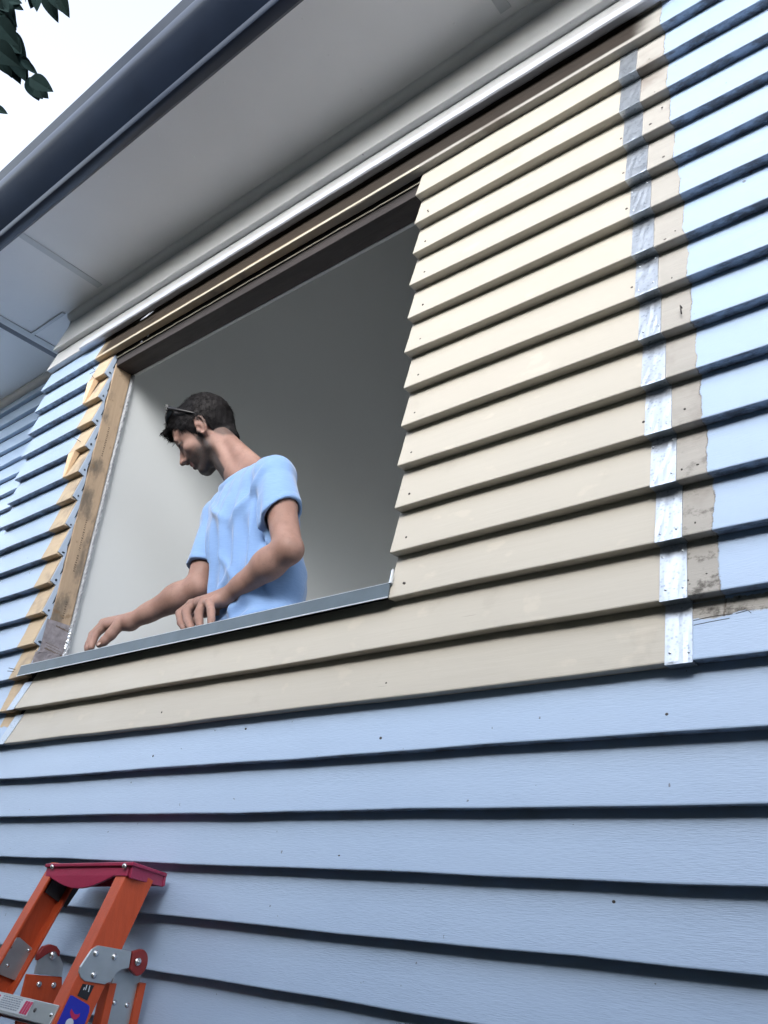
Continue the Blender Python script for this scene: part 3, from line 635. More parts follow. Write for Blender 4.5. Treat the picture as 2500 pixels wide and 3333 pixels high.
# stickers on the outer web
XS = -10.845
MB().prism(onx([(640, 1112), (728, 1125), (672, 1242), (598, 1205)], XS-.0), (-.008, 0, 0)).build('black_sticker', MT['blk'], rr)
for a, b in (((668, 1120), (655, 1160)), ((690, 1125), (678, 1175)), ((648, 1140), (640, 1160))):
    A = at(*c7(*a), XS+.004, 0); B = at(*c7(*b), XS+.004, 0); MB().prism([A, A+(0, .02, 0), B+(0, .02, 0), B], (.003, 0, 0)).build('sticker_line', MT['white'], rr)
bs = MB().prism(onx([(543, 1203), (560, 1203), (682, 1275), (692, 1290), (688, 1330), (640, 1460), (560, 1600), (395, 1560), (440, 1420), (500, 1290)], XS), (-.008, 0, 0)).build('blue_sticker', MT['blue'], rr)
MB().prism(onx([(552, 1305), (560, 1320), (575, 1345), (600, 1350), (617, 1340), (612, 1365), (590, 1385), (568, 1390), (548, 1370), (540, 1335)], XS+.004), (-.003, 0, 0)).build('pink_emblem', MT['pink'], bs)
cw = at(*c7(535, 1420), XS+.004, 0); MB().prism([cw+np.array((0, .085*math.cos(t), .085*math.sin(t))) for t in np.linspace(0, 6.1, 18)], (-.003, 0, 0)).build('white_emblem', MT['white'], bs)
for x in (-10.7, -14.85): 
    p = lp(x, SE+.0, .33); MB().box(p[0]-.35, p[0]+.1, p[1]-.5, p[1]+.5, GZ+.004, GZ+.25).build('rubber_foot', MT['blk'], lad, bevel=.03)
# ------------------------------------------------------------------ signed-distance modelling for the person
class SDF:
    def __init__(s, lo, hi, h):
        s.h = h; s.lo = np.array(lo, float); s.n = np.ceil((np.array(hi)-s.lo)/h).astype(int)+1
        s.F = np.full(s.n, 1.5, np.float32)
    def _loc(s, lo, hi):
        a = np.clip(np.floor((lo-s.lo)/s.h).astype(int), 0, s.n-1); b = np.clip(np.ceil((hi-s.lo)/s.h).astype(int)+1, 1, s.n)
        g = np.meshgrid(*[s.lo[i]+s.h*np.arange(a[i], b[i]) for i in range(3)], indexing='ij', sparse=True)
        return tuple(slice(a[i], b[i]) for i in range(3)), g
    def put(s, fn, lo, hi, k=.1, mode='u'):
        lo = np.array(lo)-2.2*k-.25; hi = np.array(hi)+2.2*k+.25
        sl_, g = s._loc(lo, hi); d = fn(*g).astype(np.float32); a = s.F[sl_]
        if mode == 'u':
            hh = np.maximum(k-np.abs(a-d), 0)/k; s.F[sl_] = np.minimum(a, d)-hh*hh*k*.25
        else:
            d = -d; hh = np.maximum(k-np.abs(a-d), 0)/k; s.F[sl_] = np.maximum(a, d)+hh*hh*k*.25
        return s
    def cap(s, p, q, r0, r1=None, k=.1, mode='u'):
        p = np.array(p, float); q = np.array(q, float); r1 = r0 if r1 is None else r1; v = q-p; L = max(v@v, 1e-9); m = max(r0, r1)
        def fn(X, Y, Z):
            t = np.clip(((X-p[0])*v[0]+(Y-p[1])*v[1]+(Z-p[2])*v[2])/L, 0, 1)
            return np.sqrt((X-p[0]-t*v[0])**2+(Y-p[1]-t*v[1])**2+(Z-p[2]-t*v[2])**2)-(r0+(r1-r0)*t)
        return s.put(fn, np.minimum(p, q)-m, np.maximum(p, q)+m, k, mode)
    def ell(s, c, R, A, k=.1, mode='u'):       # R radii, A 3 row axes
        c = np.array(c, float); A = np.array(A, float); R = np.array(R, float); m = R.max()
        def fn(X, Y, Z):
            x, y, z = X-c[0], Y-c[1], Z-c[2]; L = [(A[i][0]*x+A[i][1]*y+A[i][2]*z)/R[i] for i in range(3)]
            k0 = np.sqrt(L[0]**2+L[1]**2+L[2]**2)+1e-9; k1 = np.sqrt((L[0]/R[0])**2+(L[1]/R[1])**2+(L[2]/R[2])**2)+1e-9
            return k0*(k0-1)/k1
        return s.put(fn, c-m, c+m, k, mode)
    def mesh(s):                                # surface nets
        F = s.F; I = F < 0; nx, ny, nz = F.shape
        c8 = [(i, j, k) for i in (0, 1) for j in (0, 1) for k in (0, 1)]
        sub = lambda A, i, j, k: A[i:nx-1+i, j:ny-1+j, k:nz-1+k]
        cnt = sum(sub(I, *c).astype(np.int8) for c in c8); act = (cnt > 0) & (cnt < 8)
        ix = np.argwhere(act); idx = np.full(act.shape, -1, np.int64); idx[act] = np.arange(len(ix))
        acc = np.zeros((len(ix), 3)); num = np.zeros(len(ix))
        for a in c8:
            for ax in range(3):
                if a[ax]: continue
                b = list(a); b[ax] = 1
                fa = F[ix[:, 0]+a[0], ix[:, 1]+a[1], ix[:, 2]+a[2]]; fb = F[ix[:, 0]+b[0], ix[:, 1]+b[1], ix[:, 2]+b[2]]
                m = (fa < 0) != (fb < 0); t = np.where(m, fa/np.where(m, fa-fb, 1), 0)
                p = np.array(a, float)[None, :]+t[:, None]*(np.array(b)-np.array(a))[None, :]; acc[m] += p[m]; num[m] += 1
        V = s.lo+s.h*(ix+acc/num[:, None]); Q = []
        for ax in range(3):
            o = [(1, 2), (2, 0), (0, 1)][ax]
            sl0 = [slice(1, -1)]*3; sl0[ax] = slice(0, -1); sl1 = list(sl0); sl1[ax] = slice(1, None)
            sl0 = [slice(1, F.shape[i]-1) for i in range(3)]; sl0[ax] = slice(0, F.shape[ax]-1)
            sl1 = list(sl0); sl1[ax] = slice(1, F.shape[ax])
            A, B = I[tuple(sl0)], I[tuple(sl1)]; e = np.argwhere(A != B); fl = A[A != B]
            off = np.ones(3, int); off[ax] = 0; e = e+off
            def cell(d1, d2): c = e.copy(); c[:, o[0]] -= d1; c[:, o[1]] -= d2; return idx[c[:, 0], c[:, 1], c[:, 2]]
            q = np.stack([cell(1, 1), cell(0, 1), cell(0, 0), cell(1, 0)], 1); q[~fl] = q[~fl][:, ::-1]; Q.append(q)
        return V, np.concatenate(Q)
def npmesh(name, V, Q, m, parent, smooth_it=0):
    me = bpy.data.meshes.new(name); me.from_pydata((V*S).tolist(), [], Q.tolist()); me.validate(); me.update(); me.shade_smooth(); me.materials.append(m)
    o = bpy.data.objects.new(name, me); col.objects.link(o)
    if smooth_it: sm = o.modifiers.new('s', 'SMOOTH'); sm.factor = .5; sm.iterations = smooth_it
    if parent: put(o, parent)
    return o
# ------------------------------------------------------------------ the man
v3 = lambda *a: np.array(a, float)
Lsh, Lel, Lwr = at(896, 1547, 1.35), at(938, 1788, 1.0), at(733, 1946, .9)
Rsh, Rel, Rwr = at(716, 1682, 1.95), at(645, 1912, 1.45), at(424, 2024, .75)
neck = (Lsh+Rsh)/2+v3(-.32, .15, .86)
hip = v3(-11.35, 2.25, .4)
sAx = (Lsh-Rsh)/np.linalg.norm(Lsh-Rsh); tAx = (neck-hip); tAx -= sAx*(tAx@sAx); tAx /= np.linalg.norm(tAx); dAx = np.cross(tAx, sAx)
if dAx[1] > 0: dAx = -dAx
TA = [sAx, dAx, tAx]; mid = lambda t: hip+(neck-hip)*t
# head frame
b_ = math.radians(17); F0 = -.81*CR-.59*CU; U0 = -.59*CR+.81*CU
HF, HU, HL = F0, U0*math.cos(b_)+CF*math.sin(b_), -CF*math.cos(b_)+U0*math.sin(b_)
HO = at(676, 1418, 1.25); cm = .0985
def hp(F, L, U): return HO+(HF*F+HL*L+HU*U)*cm
HA = [HF, HL, HU]
man = thing('person', 'man in a light blue t-shirt leaning at the window opening, looking down at his hand', 'person', (-11.2, 2.4, RF))
B = SDF((-17.4, -1.6, -.6), (-8.3, 4.4, 11.4), .034)
e = lambda c, R, k=.06, m='u': B.ell(hp(*c), [r*cm for r in R], HA, k, m)
c_ = lambda p, q, r0, r1=None, k=.06, m='u': B.cap(hp(*p), hp(*q), r0*cm, (r0 if r1 is None else r1)*cm, k, m)
# skull and face
e((-.4, 0, 4.0), (9.4, 7.2, 8.2), .1); e((3.9, 0, -1.6), (5.3, 5.6, 8.0), .2); e((7.0, 0, 5.0), (2.2, 4.8, 3.2), .15)
for s_ in (-1, 1):
    c_((-.2, 5.0*s_, -3.6), (.6, 4.9*s_, -6.2), 1.7, 1.7, .15); c_((.6, 4.9*s_, -6.2), (6.3, 1.6*s_, -9.3), 1.6, 1.5, .15)
    e((5.6, 4.3*s_, -1.8), (2.4, 1.7, 1.6), .12)
e((6.9, 0, -9.0), (1.6, 2.1, 1.5), .12); e((7.0, 0, -5.6), (1.9, 3.2, 2.6), .12); e((7.5, 0, -2.6), (2.1, 2.6, 2.4), .12)
c_((8.4, -3.6, 3.1), (8.9, -1.2, 2.6), .9, .8, .10); c_((8.4, 3.6, 3.1), (8.9, 1.2, 2.6), .9, .8, .10)
for s_ in (-1, 1):
    e((10.2, 3.0*s_, 1.2), (1.75, 1.9, 1.25), .10, 's'); e((7.85, 3.05*s_, .9), (1.30, 1.45, 1.2), .02)
    c_((8.95, 1.9*s_, .9), (8.6, 4.3*s_, .75), .22, .16, .02)
c_((9.1, 0, 1.6), (11.2, 0, -2.3), .62, .85, .09); e((11.3, 0, -2.7), (1.05, .95, .85), .06)
for s_ in (-1, 1): e((10.1, 1.25*s_, -3.1), (1.05, .65, .7), .05); e((10.6, .62*s_, -3.75), (.45, .28, .3), .02, 's')
c_((8.4, -2.0, -5.5), (9.25, -.3, -5.1), .38, .5, .04); c_((8.4, 2.0, -5.5), (9.25, .3, -5.1), .38, .5, .04); c_((9.25, -.3, -5.1), (9.25, .3, -5.1), .5, .5, .04)
c_((8.0, -1.8, -6.3), (8.95, 0, -6.5), .4, .58, .04); c_((8.0, 1.8, -6.3), (8.95, 0, -6.5), .4, .58, .04)
c_((8.5, -2.4, -5.75), (9.7, 0, -5.75), .14, .16, .025, 's'); c_((8.5, 2.4, -5.75), (9.7, 0, -5.75), .14, .16, .025, 's')
# ears
for s_ in (-1, 1):
    ring = []
    for t in np.linspace(-.55, 1.42, 12)*math.pi: ring.append((-1.2-1.55*math.cos(t)*1.0-.25*math.sin(t), (7.5+1.1*max(0, math.cos(t+.3)))*s_, .3+3.1*math.sin(t)))
    e((-.9, 7.2*s_, .2), (1.7, .55, 2.9), .05)
    for a, q in zip(ring[:-1], ring[1:]): c_(a, q, .44, .44, .03)
    e((-.6, 7.0*s_, -2.6), (.85, .5, .9), .04); e((-.1, 7.75*s_, -.3), (.75, .6, 1.2), .03, 's'); c_((-1.3, 8.2*s_, 1.4), (-2.0, 8.2*s_, .2), .45, .35, .03, 's')
    c_((.9, 7.1*s_, -.5), (.9, 7.1*s_, -1.0), .4, .4, .03)
# neck, trunk, arms
nb_ = neck+v3(.15, .05, -.1)
B.cap(hp(-2.1, 0, -2.5), nb_+v3(-.24, 0, 0), .40, .45, .2); B.cap(hp(1.2, 0, -6.0), nb_+dAx*.25-tAx*.15, .30, .36, .2)
for s_, sh in ((1, Lsh), (-1, Rsh)): B.cap(hp(-4.6, 2.6*s_, -4.5), (nb_+sh)/2+v3(0, .12, .0), .20, .36, .3)
B.cap(hp(-2.0, 4.6, -4.6), nb_+dAx*.42-tAx*.25, .13, .14, .14)          # neck muscle
B.cap(Rsh, Lsh, .40, .40, .3); B.ell(mid(.72), (1.45, .92, 1.5), TA, .3); B.ell(mid(.40), (1.3, .82, 1.7), TA, .3); B.ell(mid(.08), (1.4, .9, 1.1), TA, .3)
def arm(sh, el, wr, s_):
    up = (el-sh); B.cap(sh+up*.03, sh+up*.45, .41, .42, .2); B.cap(sh+up*.4, el, .42, .37, .15)
    fr = wr-el; side = np.cross(fr, up); side /= np.linalg.norm(side)
    B.cap(el, el+fr*.32+side*.02, .385, .40, .12); B.cap(el+fr*.28, el+fr*.75, .40, .27, .15); B.cap(el+fr*.7, wr, .275, .235, .12)
    o_ = (up/np.linalg.norm(up)-fr/np.linalg.norm(fr)); B.ell(el+o_/np.linalg.norm(o_)*.14, (.27, .27, .27), np.eye(3), .12)
arm(Lsh, Lel, Lwr, 1); arm(Rsh, Rel, Rwr, -1)
# left hand, fingertips on the flashing
def finger(pts, rs, k=.035):
    for i in range(len(pts)-1): B.cap(pts[i], pts[i+1], rs[i], rs[i+1], k)
def mixp(a, b, t): return a+(b-a)*t
LM = [at(683, 1963, .50), at(664, 1957, .62), at(643, 1960, .74), at(624, 1967, .88)]   # little, ring, middle, index knuckles
for q in LM: B.cap(Lwr, q, .21, .135, .09)
B.cap(Lwr+v3(.1, .02, .03), mixp(LM[0], LM[3], .5), .22, .16, .1); B.cap(LM[0], LM[3], .125, .13, .06)
LF = [(LM[0], at(687, 1990, .33), at(688, 2016, .29), at(686, 2034, .27), .098),
      (LM[1], at(647, 1995, .42), at(648, 2020, .34), at(652, 2040, .31), .110),
      (LM[2], at(606, 1991, .58), at(612, 2022, .48), at(624, 2046, .42), .115),
      (LM[3], at(586, 1997, .72), at(590, 2027, .62), at(603, 2048, .55), .112)]
for a, b1, c1, d1, r in LF: finger([a, b1, c1, d1], [r*1.15, r*1.08, r*.98, r*.86])
finger([Lwr+v3(-.35, .25, -.12), at(640, 2000, 1.0), at(628, 2022, .85), at(612, 2034, .72)], [.19, .14, .12, .10], .05)
# right hand reaching to the end of the sill
RM = [at(345, 2036, .62), at(338, 2030, .76), at(334, 2030, .90), at(333, 2036, 1.02)]      # index .. little
for q in RM: B.cap(Rwr, q, .22, .15, .1)
B.cap(RM[0], RM[3], .14, .13, .07)
RFg = [(RM[0], at(313, 2062, .46), at(302, 2088, .36), at(297, 2106, .30), .118), (RM[1], at(302, 2066, .58), at(290, 2096, .44), at(288, 2112, .38), .118),
       (RM[2], at(296, 2072, .72), at(284, 2100, .58), at(285, 2116, .50), .112), (RM[3], at(298, 2080, .84), at(290, 2106, .70), at(293, 2120, .62), .10)]
for a, b1, c1, d1, r in RFg: finger([a, b1, c1, d1], [r*1.15, r*1.05, r*.95, r*.82])
finger([mixp(Rwr, RM[0], .25)+v3(0, -.12, -.05), at(360, 2066, .44), at(338, 2088, .33), at(323, 2098, .27)], [.19, .155, .125, .095], .06)
V, Q = B.mesh(); body = npmesh('body', V, Q, MT['skin'], man, 2)
# skin tone regions (stubble, lips, brows, lashes, painted eye-socket shade)
Vh = (V-HO)/cm; hF, hL, hU = Vh@HF, Vh@HL, Vh@HU; nearhead = (np.linalg.norm(Vh, axis=1) < 20)
def sst(x, a, b): t = np.clip((x-a)/(b-a), 0, 1); return t*t*(3-2*t)
jaw = sst(hU, -2.2, -5.2)*sst(hU, -14, -11.5)*sst(hF, -1.8, .8); jaw = np.maximum(jaw, sst(hU, .5, -1.5)*sst(np.abs(hF-1.4), 1.8, .9)*sst(np.abs(hL), 4.5, 5.2))
lip = np.exp(-((hU+5.75)/.75)**2)*sst(hF, 7.6, 8.3)*sst(np.abs(hL), 2.6, 2.1)
must = np.exp(-((hU+4.4)/.55)**2)*sst(hF, 8, 8.8)*sst(np.abs(hL), 3.0, 2.2)*.8
brow = np.exp(-((hU-2.9-.12*(np.abs(hL)-2.5))/.42)**2)*sst(hF, 6.4, 7.2)*sst(np.abs(hL), 1.0, 1.5)*sst(np.abs(hL), 4.6, 3.9)
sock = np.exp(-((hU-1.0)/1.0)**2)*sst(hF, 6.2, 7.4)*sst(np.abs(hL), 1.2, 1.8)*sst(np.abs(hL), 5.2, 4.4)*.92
lash = np.exp(-((hU-.75)/.25)**2)*sst(hF, 8.0, 8.6)*sst(np.abs(hL), 1.5, 1.9)*sst(np.abs(hL), 4.7, 4.3)
hl_ = np.interp(hF, [-11, -8, -5, -3.0, -2.2, .4, .9, 2.6, 3.2, 5, 6.5, 8, 12], [-8.2, -7.2, -5.6, -2.6, 3.0, 3.7, -1.2, -.8, 1.8, 3.6, 6.0, 6.9, 7.2])
fade = sst(hU, hl_-1.9, hl_+.2)*.75
tone = np.zeros((len(V), 4), np.float32); tone[:, 3] = 1
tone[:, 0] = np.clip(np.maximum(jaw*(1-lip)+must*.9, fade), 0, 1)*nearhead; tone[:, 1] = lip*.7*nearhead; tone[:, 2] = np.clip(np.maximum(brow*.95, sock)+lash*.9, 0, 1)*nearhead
me = body.data; ca = me.color_attributes.new('tone', 'FLOAT_COLOR', 'POINT'); ca.data.foreach_set('color', tone.ravel())
# thumb nail
tn = at(322, 2096, .20); MB().dome(tn, (.2, -1, .35), .062, .02, 12).build('thumb_nail', mat('nail_plate', (.36, .25, .21), .35, .5, var=.03), body, smooth=True)
# hair: cap clipped along the hairline, rough surface, plus locks
H = SDF(HO-v3(1.6, 1.5, 1.5), HO+v3(1.6, 1.5, 1.6), .026)
H.ell(hp(-.6, 0, 4.4), [r*cm for r in (9.9, 7.75, 8.75)], HA, .05)
H.cap(hp(-4.7, 0, 1.0), hp(-4.4, 0, -4.4), 4.7*cm, 4.2*cm, .12); H.ell(hp(-3.5, 0, 5.0), [r*cm for r in (7.2, 7.5, 8.3)], HA, .2); H.ell(hp(4.5, 0, 8.6), [r*cm for r in (5.0, 5.4, 4.0)], HA, .2)
gx, gy, gz = np.meshgrid(*[H.lo[i]+H.h*np.arange(H.n[i]) for i in range(3)], indexing='ij')
dx, dy_, dz = (gx-HO[0])/cm, (gy-HO[1])/cm, (gz-HO[2])/cm
gF = dx*HF[0]+dy_*HF[1]+dz*HF[2]; gL = dx*HL[0]+dy_*HL[1]+dz*HL[2]; gU = dx*HU[0]+dy_*HU[1]+dz*HU[2]
line = np.interp(gF, [-11, -8, -5, -3.0, -2.2, .4, .9, 2.6, 3.2, 5, 6.5, 8, 12], [-8.2, -7.2, -5.6, -2.6, 3.0, 3.7, -1.2, -.8, 1.8, 3.6, 6.0, 6.9, 7.2])
line = line+.45*np.sin(gF*3.1+gL*1.3)+.3*np.sin(gF*7+gL*4)
rough = .12*np.sin(gF*2.1+1.3*np.sin(gU*1.1))*np.sin(gL*1.7+gU*.8)+.05*np.sin(gF*5.1+gU*3)*np.sin(gL*4.3+2)
H.F = np.maximum(H.F+rough*cm, (line-gU)*cm*.75).astype(np.float32); del gx, gy, gz, dx, dy_, dz, gF, gL, gU, rough, line
V, Q = H.mesh(); hair = npmesh('hair', V, Q, MT['hair'], man, 1)
rh = np.random.RandomState(3); nv = len(V); pick = rh.randint(0, nv, 9500); mb = MB()
for i in pick:
    p = V[i]; q = (p-HO)/cm; F_, L_, U_ = q@HF, q@HL, q@HU
    o_ = (p-hp(-.5, 0, 2)); o_ /= np.linalg.norm(o_)
    flow = HF*(.9 if U_ > 4 else .1)+HU*(-.8 if U_ < 5 else .15)+HL*.15*np.sign(L_)+rh.normal(0, .16, 3); flow -= o_*(flow@o_)*.75; flow /= np.linalg.norm(flow)
    ln = (1.1+rh.rand()*.9)*cm*(1 if U_ > 3 else .45); lift = o_*(.05+.20*rh.rand())*ln
    sd_ = np.cross(flow, o_); sd_ /= np.linalg.norm(sd_); w2 = .042*cm*(1+rh.rand())
    a = p-o_*.25*cm; m1 = a+flow*ln*.5+lift*1.0+o_*.15*cm; tip = a+flow*ln+lift*.9
    mb.add([a-sd_*w2, a+sd_*w2, m1+sd_*w2*.8, m1-sd_*w2*.8, tip], [(0, 1, 2, 3), (3, 2, 4)])
# fringe hanging clear of the forehead
for i in range(420):
    p = hp(8.0+rh.rand()*1.6, rh.uniform(-4.5, 4.5), 6.9+rh.rand()*1.6); tip = p+(HF*rh.uniform(.8, 3.0)+HU*rh.uniform(-1.1, .7)+HL*rh.normal(0, .5))*cm
    m1 = (p+tip)/2+HF*.55*cm; sd_ = HL*(.10+.08*rh.rand())*cm; sd2 = HU*.10*cm
    mb.add([p-sd_, p+sd_, m1+sd_*.8, m1-sd_*.8, tip], [(0, 1, 2, 3), (3, 2, 4)]); mb.add([p-sd2, p+sd2, m1+sd2, m1-sd2, tip], [(0, 1, 2, 3), (3, 2, 4)])
mb.build('loose_hair', MT['hair'], hair)
# t-shirt
T = SDF((-16.6, -.2, -.8), (-8.3, 5.0, 8.2), .034)
T.cap(Rsh-tAx*.04, Lsh-tAx*.04, .52, .54, .3); T.cap(neck-tAx*.42, Lsh+tAx*.02, .54, .50, .25); T.cap(neck-tAx*.42, Rsh+tAx*.0, .54, .48, .25)
T.ell(mid(.70), (1.72, 1.12, 1.7), TA, .35); T.ell(mid(.42), (1.76, 1.08, 1.9), TA, .4); T.ell(mid(.15), (1.75, 1.15, 1.3), TA, .4)
uL = Lel-Lsh; uR = Rel-Rsh
T.cap(Lsh+uL*.05, Lsh+uL*.9, .53, .60, .14); T.cap(Rsh+uR*.05, Rsh+uR*.98, .48, .54, .14)
gx, gy, gz = np.meshgrid(*[T.lo[i]+T.h*np.arange(T.n[i]) for i in range(3)], indexing='ij', sparse=True)
def dots(o, a): return (gx-o[0])*a[0]+(gy-o[1])*a[1]+(gz-o[2])*a[2]
s_ = dots(hip, sAx); t_ = dots(hip, tAx); d_ = dots(hip, dAx)
def bump(s0, s1, t0, t1, w, amp):      # a fold: ridge from (s0,t0) to (s1,t1) on the chest side, in torso coordinates
    v0, v1 = s1-s0, t1-t0; L = v0*v0+v1*v1; q = np.clip(((s_-s0)*v0+(t_-t0)*v1)/L, 0, 1)
    dd = (s_-s0-q*v0)**2+(t_-t0-q*v1)**2; return amp*np.exp(-dd/(w*w))*np.sin(np.pi*np.clip(q*.94+.03, 0, 1))**.5
fold = np.zeros(T.F.shape, np.float32)
for a in ((-.2, -.35, 5.2, 1.6, .13, .10), (.35, .15, 5.1, 1.2, .12, .085), (-.75, -.95, 5.0, 1.4, .14, .10), (.85, .75, 5.3, 2.2, .12, .09), (1.25, 1.15, 4.6, 2.0, .12, .08), (-1.15, -1.35, 4.6, 2.2, .12, .09),
          (1.35, .1, 5.6, 4.3, .12, .07), (-1.3, -.1, 5.5, 4.5, .12, .07), (1.3, -.2, 1.7, 1.15, .17, .08), (1.1, -.5, 2.3, 1.45, .15, .06), (.9, -.2, 1.25, .9, .14, .08), (1.5, .4, 3.2, 1.9, .12, .09), (-.3, .3, 3.6, 2.6, .10, .05), (.1, -.7, 2.9, 2.0, .10, .06)):
    fold += bump(a[0], a[1], a[2], a[3], a[4], a[5])
fold += .018*np.sin(s_*7.5+1.5*np.sin(t_*1.3)+t_*.9)*np.clip(1-np.abs(t_-3)/4, 0, 1)+.012*np.sin(s_*13+t_*3.1+d_*5)
T.F = (T.F-fold*np.clip(.5+d_*.8, .25, 1)*1.45).astype(np.float32)
def sleeve_cut(sh, u, f0, r, tilt):
    n_ = u/np.linalg.norm(u); n_ = n_+tilt; n_ /= np.linalg.norm(n_); c0 = sh+u*f0
    # hollow inside and trimmed at the hem
    w0 = sh+u*(f0-.24); w1 = sh+u*1.0
    T.cap(w0, w1, r-.11, r-.062, .02, 's')
    inside = np.maximum(-dots(c0, n_), 0)
    # trim: remove beyond the hem, only close to the arm
    p = sh; v = u; L = v@v; q = np.clip(((gx-p[0])*v[0]+(gy-p[1])*v[1]+(gz-p[2])*v[2])/L, 0, 1.2)
    dist = np.sqrt((gx-p[0]-q*v[0])**2+(gy-p[1]-q*v[1])**2+(gz-p[2]-q*v[2])**2)
    return c0, n_, dist
for sh, u, f0, r, tl in ((Lsh, uL, .56, .58, v3(.35, .22, .1)), (Rsh, uR, .74, .51, v3(0, 0, 0))):
    c0, n_, dist = sleeve_cut(sh, u, f0, r, tl)
    pl = dots(c0, n_)
    near = (dist < r+.30) & (pl > -.02)
    torso_in = ((s_/1.75)**2+((d_)/1.2)**2) < .82
    near &= ~torso_in
    T.F = np.where((dist < r+.30) & (np.abs(pl+.09) < .075) & ~torso_in, T.F-.009, T.F)
    T.F = np.where(near, np.maximum(T.F, pl), T.F).astype(np.float32)
# neck hole and hem
RIM = []
for t in np.linspace(0, 2*math.pi, 40, endpoint=False):
    f_ = math.sin(t); RIM.append(neck+v3(-.10, 0, 0)+sAx*math.cos(t)*.60+dAx*(f_*.56+.06)+tAx*(-.16-.34*max(0, f_)**1.5+.06*max(0, -f_)+.0*math.cos(t)))
for i in range(40): T.cap(RIM[i], RIM[(i+1) % 40], .075, .075, .16)
T.cap(neck+v3(-.10, 0, 0)+dAx*.06-tAx*.55, neck+v3(-.10, 0, 0)+tAx*.9+dAx*.10, .47, .54, .03, 's'); T.cap(neck+v3(-.10, 0, 0)+dAx*.22-tAx*.65, neck+dAx*.5+tAx*.6, .33, .5, .03, 's')
T.ell(mid(.02)-tAx*.9, (2.3, 1.8, .8), TA, .02, 's')
V, Q = T.mesh(); shirt = npmesh('t_shirt', V, Q, MT['shirt'], man, 2)
MB().tube(RIM+[RIM[0]], .102, 10).build('collar', MT['shirt'], shirt, smooth=True)
# trousers, shoes (below the sill)
J = SDF((-13.6, .4, -7.6), (-9.2, 4.2, 2.6), .07)
J.ell(hip+v3(0, 0, .3), (1.6, 1.08, 1.1), TA, .2); J.ell(hip+v3(.1, .05, -.5), (1.62, 1.12, 1.0), np.eye(3), .3)
for sx in (-.75, .75):
    a = hip+v3(sx, 0, -.9); kn = v3(-11.3+sx*1.15, 2.05, -3.5); an = v3(-11.3+sx*1.35, 2.45, -6.9); J.cap(a, kn, .86, .58, .3); J.cap(kn, an, .58, .42, .2)
V, Q = J.mesh(); npmesh('trousers', V, Q, MT['jeans'], man, 1)
for sx in (-.75, .75):
    K_ = SDF((-11.3+sx*1.35-.8, .4, -7.56), (-11.3+sx*1.35+.8, 3.4, -6.4), .06); a = v3(-11.3+sx*1.35, 2.6, -7.1)
    K_.cap(a, a+v3(0, -1.5, -.08), .38, .33, .1); K_.F = np.maximum(K_.F, (RF-(K_.lo[2]+K_.h*np.arange(K_.n[2])))[None, None, :]).astype(np.float32)
    V, Q = K_.mesh(); npmesh('shoe', V, Q, MT['shoe'], man, 1)
# sunglasses pushed up on the hair
sg = thing('sunglasses', "dark sunglasses pushed up on the man's hair", 'sunglasses', tuple(hp(7, 0, 11)))
def gl(F, L, U): return hp(F, L, U)
for s2 in (-1, 1):
    fr = [gl(6.3-1.75*math.sin(t), 3.3*s2+2.8*math.cos(t), 11.2+1.75*math.sin(t)) for t in np.linspace(0, 2*math.pi, 25)]
    MB().tube(fr, .026, 8).build('frame', MT['blk'], sg, smooth=True)
    lpol = fr[:-1]; MB().prism(lpol, (HF+HU)*.01).build('lens', MT['lens'], sg)
    MB().tube([gl(5.2, 6.0*s2, 12.2), gl(4.4, 7.0*s2, 12.0), gl(2.4, 7.9*s2, 9.2), gl(-.6, 8.3*s2, 5.6), gl(-2.6, 7.7*s2, 3.2)], [.06, .07, .05, .035, .025], 8).build('temple_arm', MT['blk'], sg, smooth=True)
MB().tube([gl(6.0, -.7, 11.6), gl(6.3, 0, 11.9), gl(6.0, .7, 11.6)], .028, 8).build('bridge', MT['blk'], sg, smooth=True)
MB().box(-.045, .045, -.02, .02, -.08, .08).build('hinge_plate', MT['steel'], sg).matrix_world = Matrix(((CR[0], -CF[0], HU[0], 0), (CR[1], -CF[1], HU[1], 0), (CR[2], -CF[2], HU[2], 0), (0, 0, 0, 1)))
hpz = [o for o in sg.children if o.name.startswith('hinge_plate')][0]; q = gl(4.6, 7.4, 12.4)*S
mw = hpz.matrix_world.copy(); mw.translation = Vector(q); hpz.parent = sg; hpz.matrix_parent_inverse = Matrix.Translation(-Vector(sg.location)); hpz.matrix_basis = mw
# ------------------------------------------------------------------ overhanging tree
c0 = CAM+ray(-500, -420)*21
tree = thing('tree', 'overhanging tree branch with dark pointed leaves against the white sky', 'tree', (c0[0]-8, c0[1]-6, GZ))
def c8(x, y): return x*.2034, y*.2034
def leafmesh(mb, A, Bp, wd, side, curl=.1):
    A = np.array(A); Bp = np.array(Bp); ax = Bp-A; L = np.linalg.norm(ax); ax = ax/L; sd_ = side-ax*(side@ax); sd_ /= np.linalg.norm(sd_); nn = np.cross(ax, sd_)
    vs = []; n = 9; fs = []
    for i in range(n+1):
        t = i/n; w2 = wd*.5*(math.sin(math.pi*min(1, t**.8))**.85)*(1-.25*t) if 0 < t < 1 else 0
        c = A+ax*L*t+nn*curl*L*math.sin(t*math.pi)*.5+sd_*curl*L*t*t*.5
        vs += [c-sd_*w2+nn*w2*.25, c, c+sd_*w2+nn*w2*.25]
    for i in range(n): fs += [(3*i, 3*i+1, 3*i+4, 3*i+3), (3*i+1, 3*i+2, 3*i+5, 3*i+4)]
    mb.add(vs, fs)
fol = MB(); rl2 = random.Random(5)
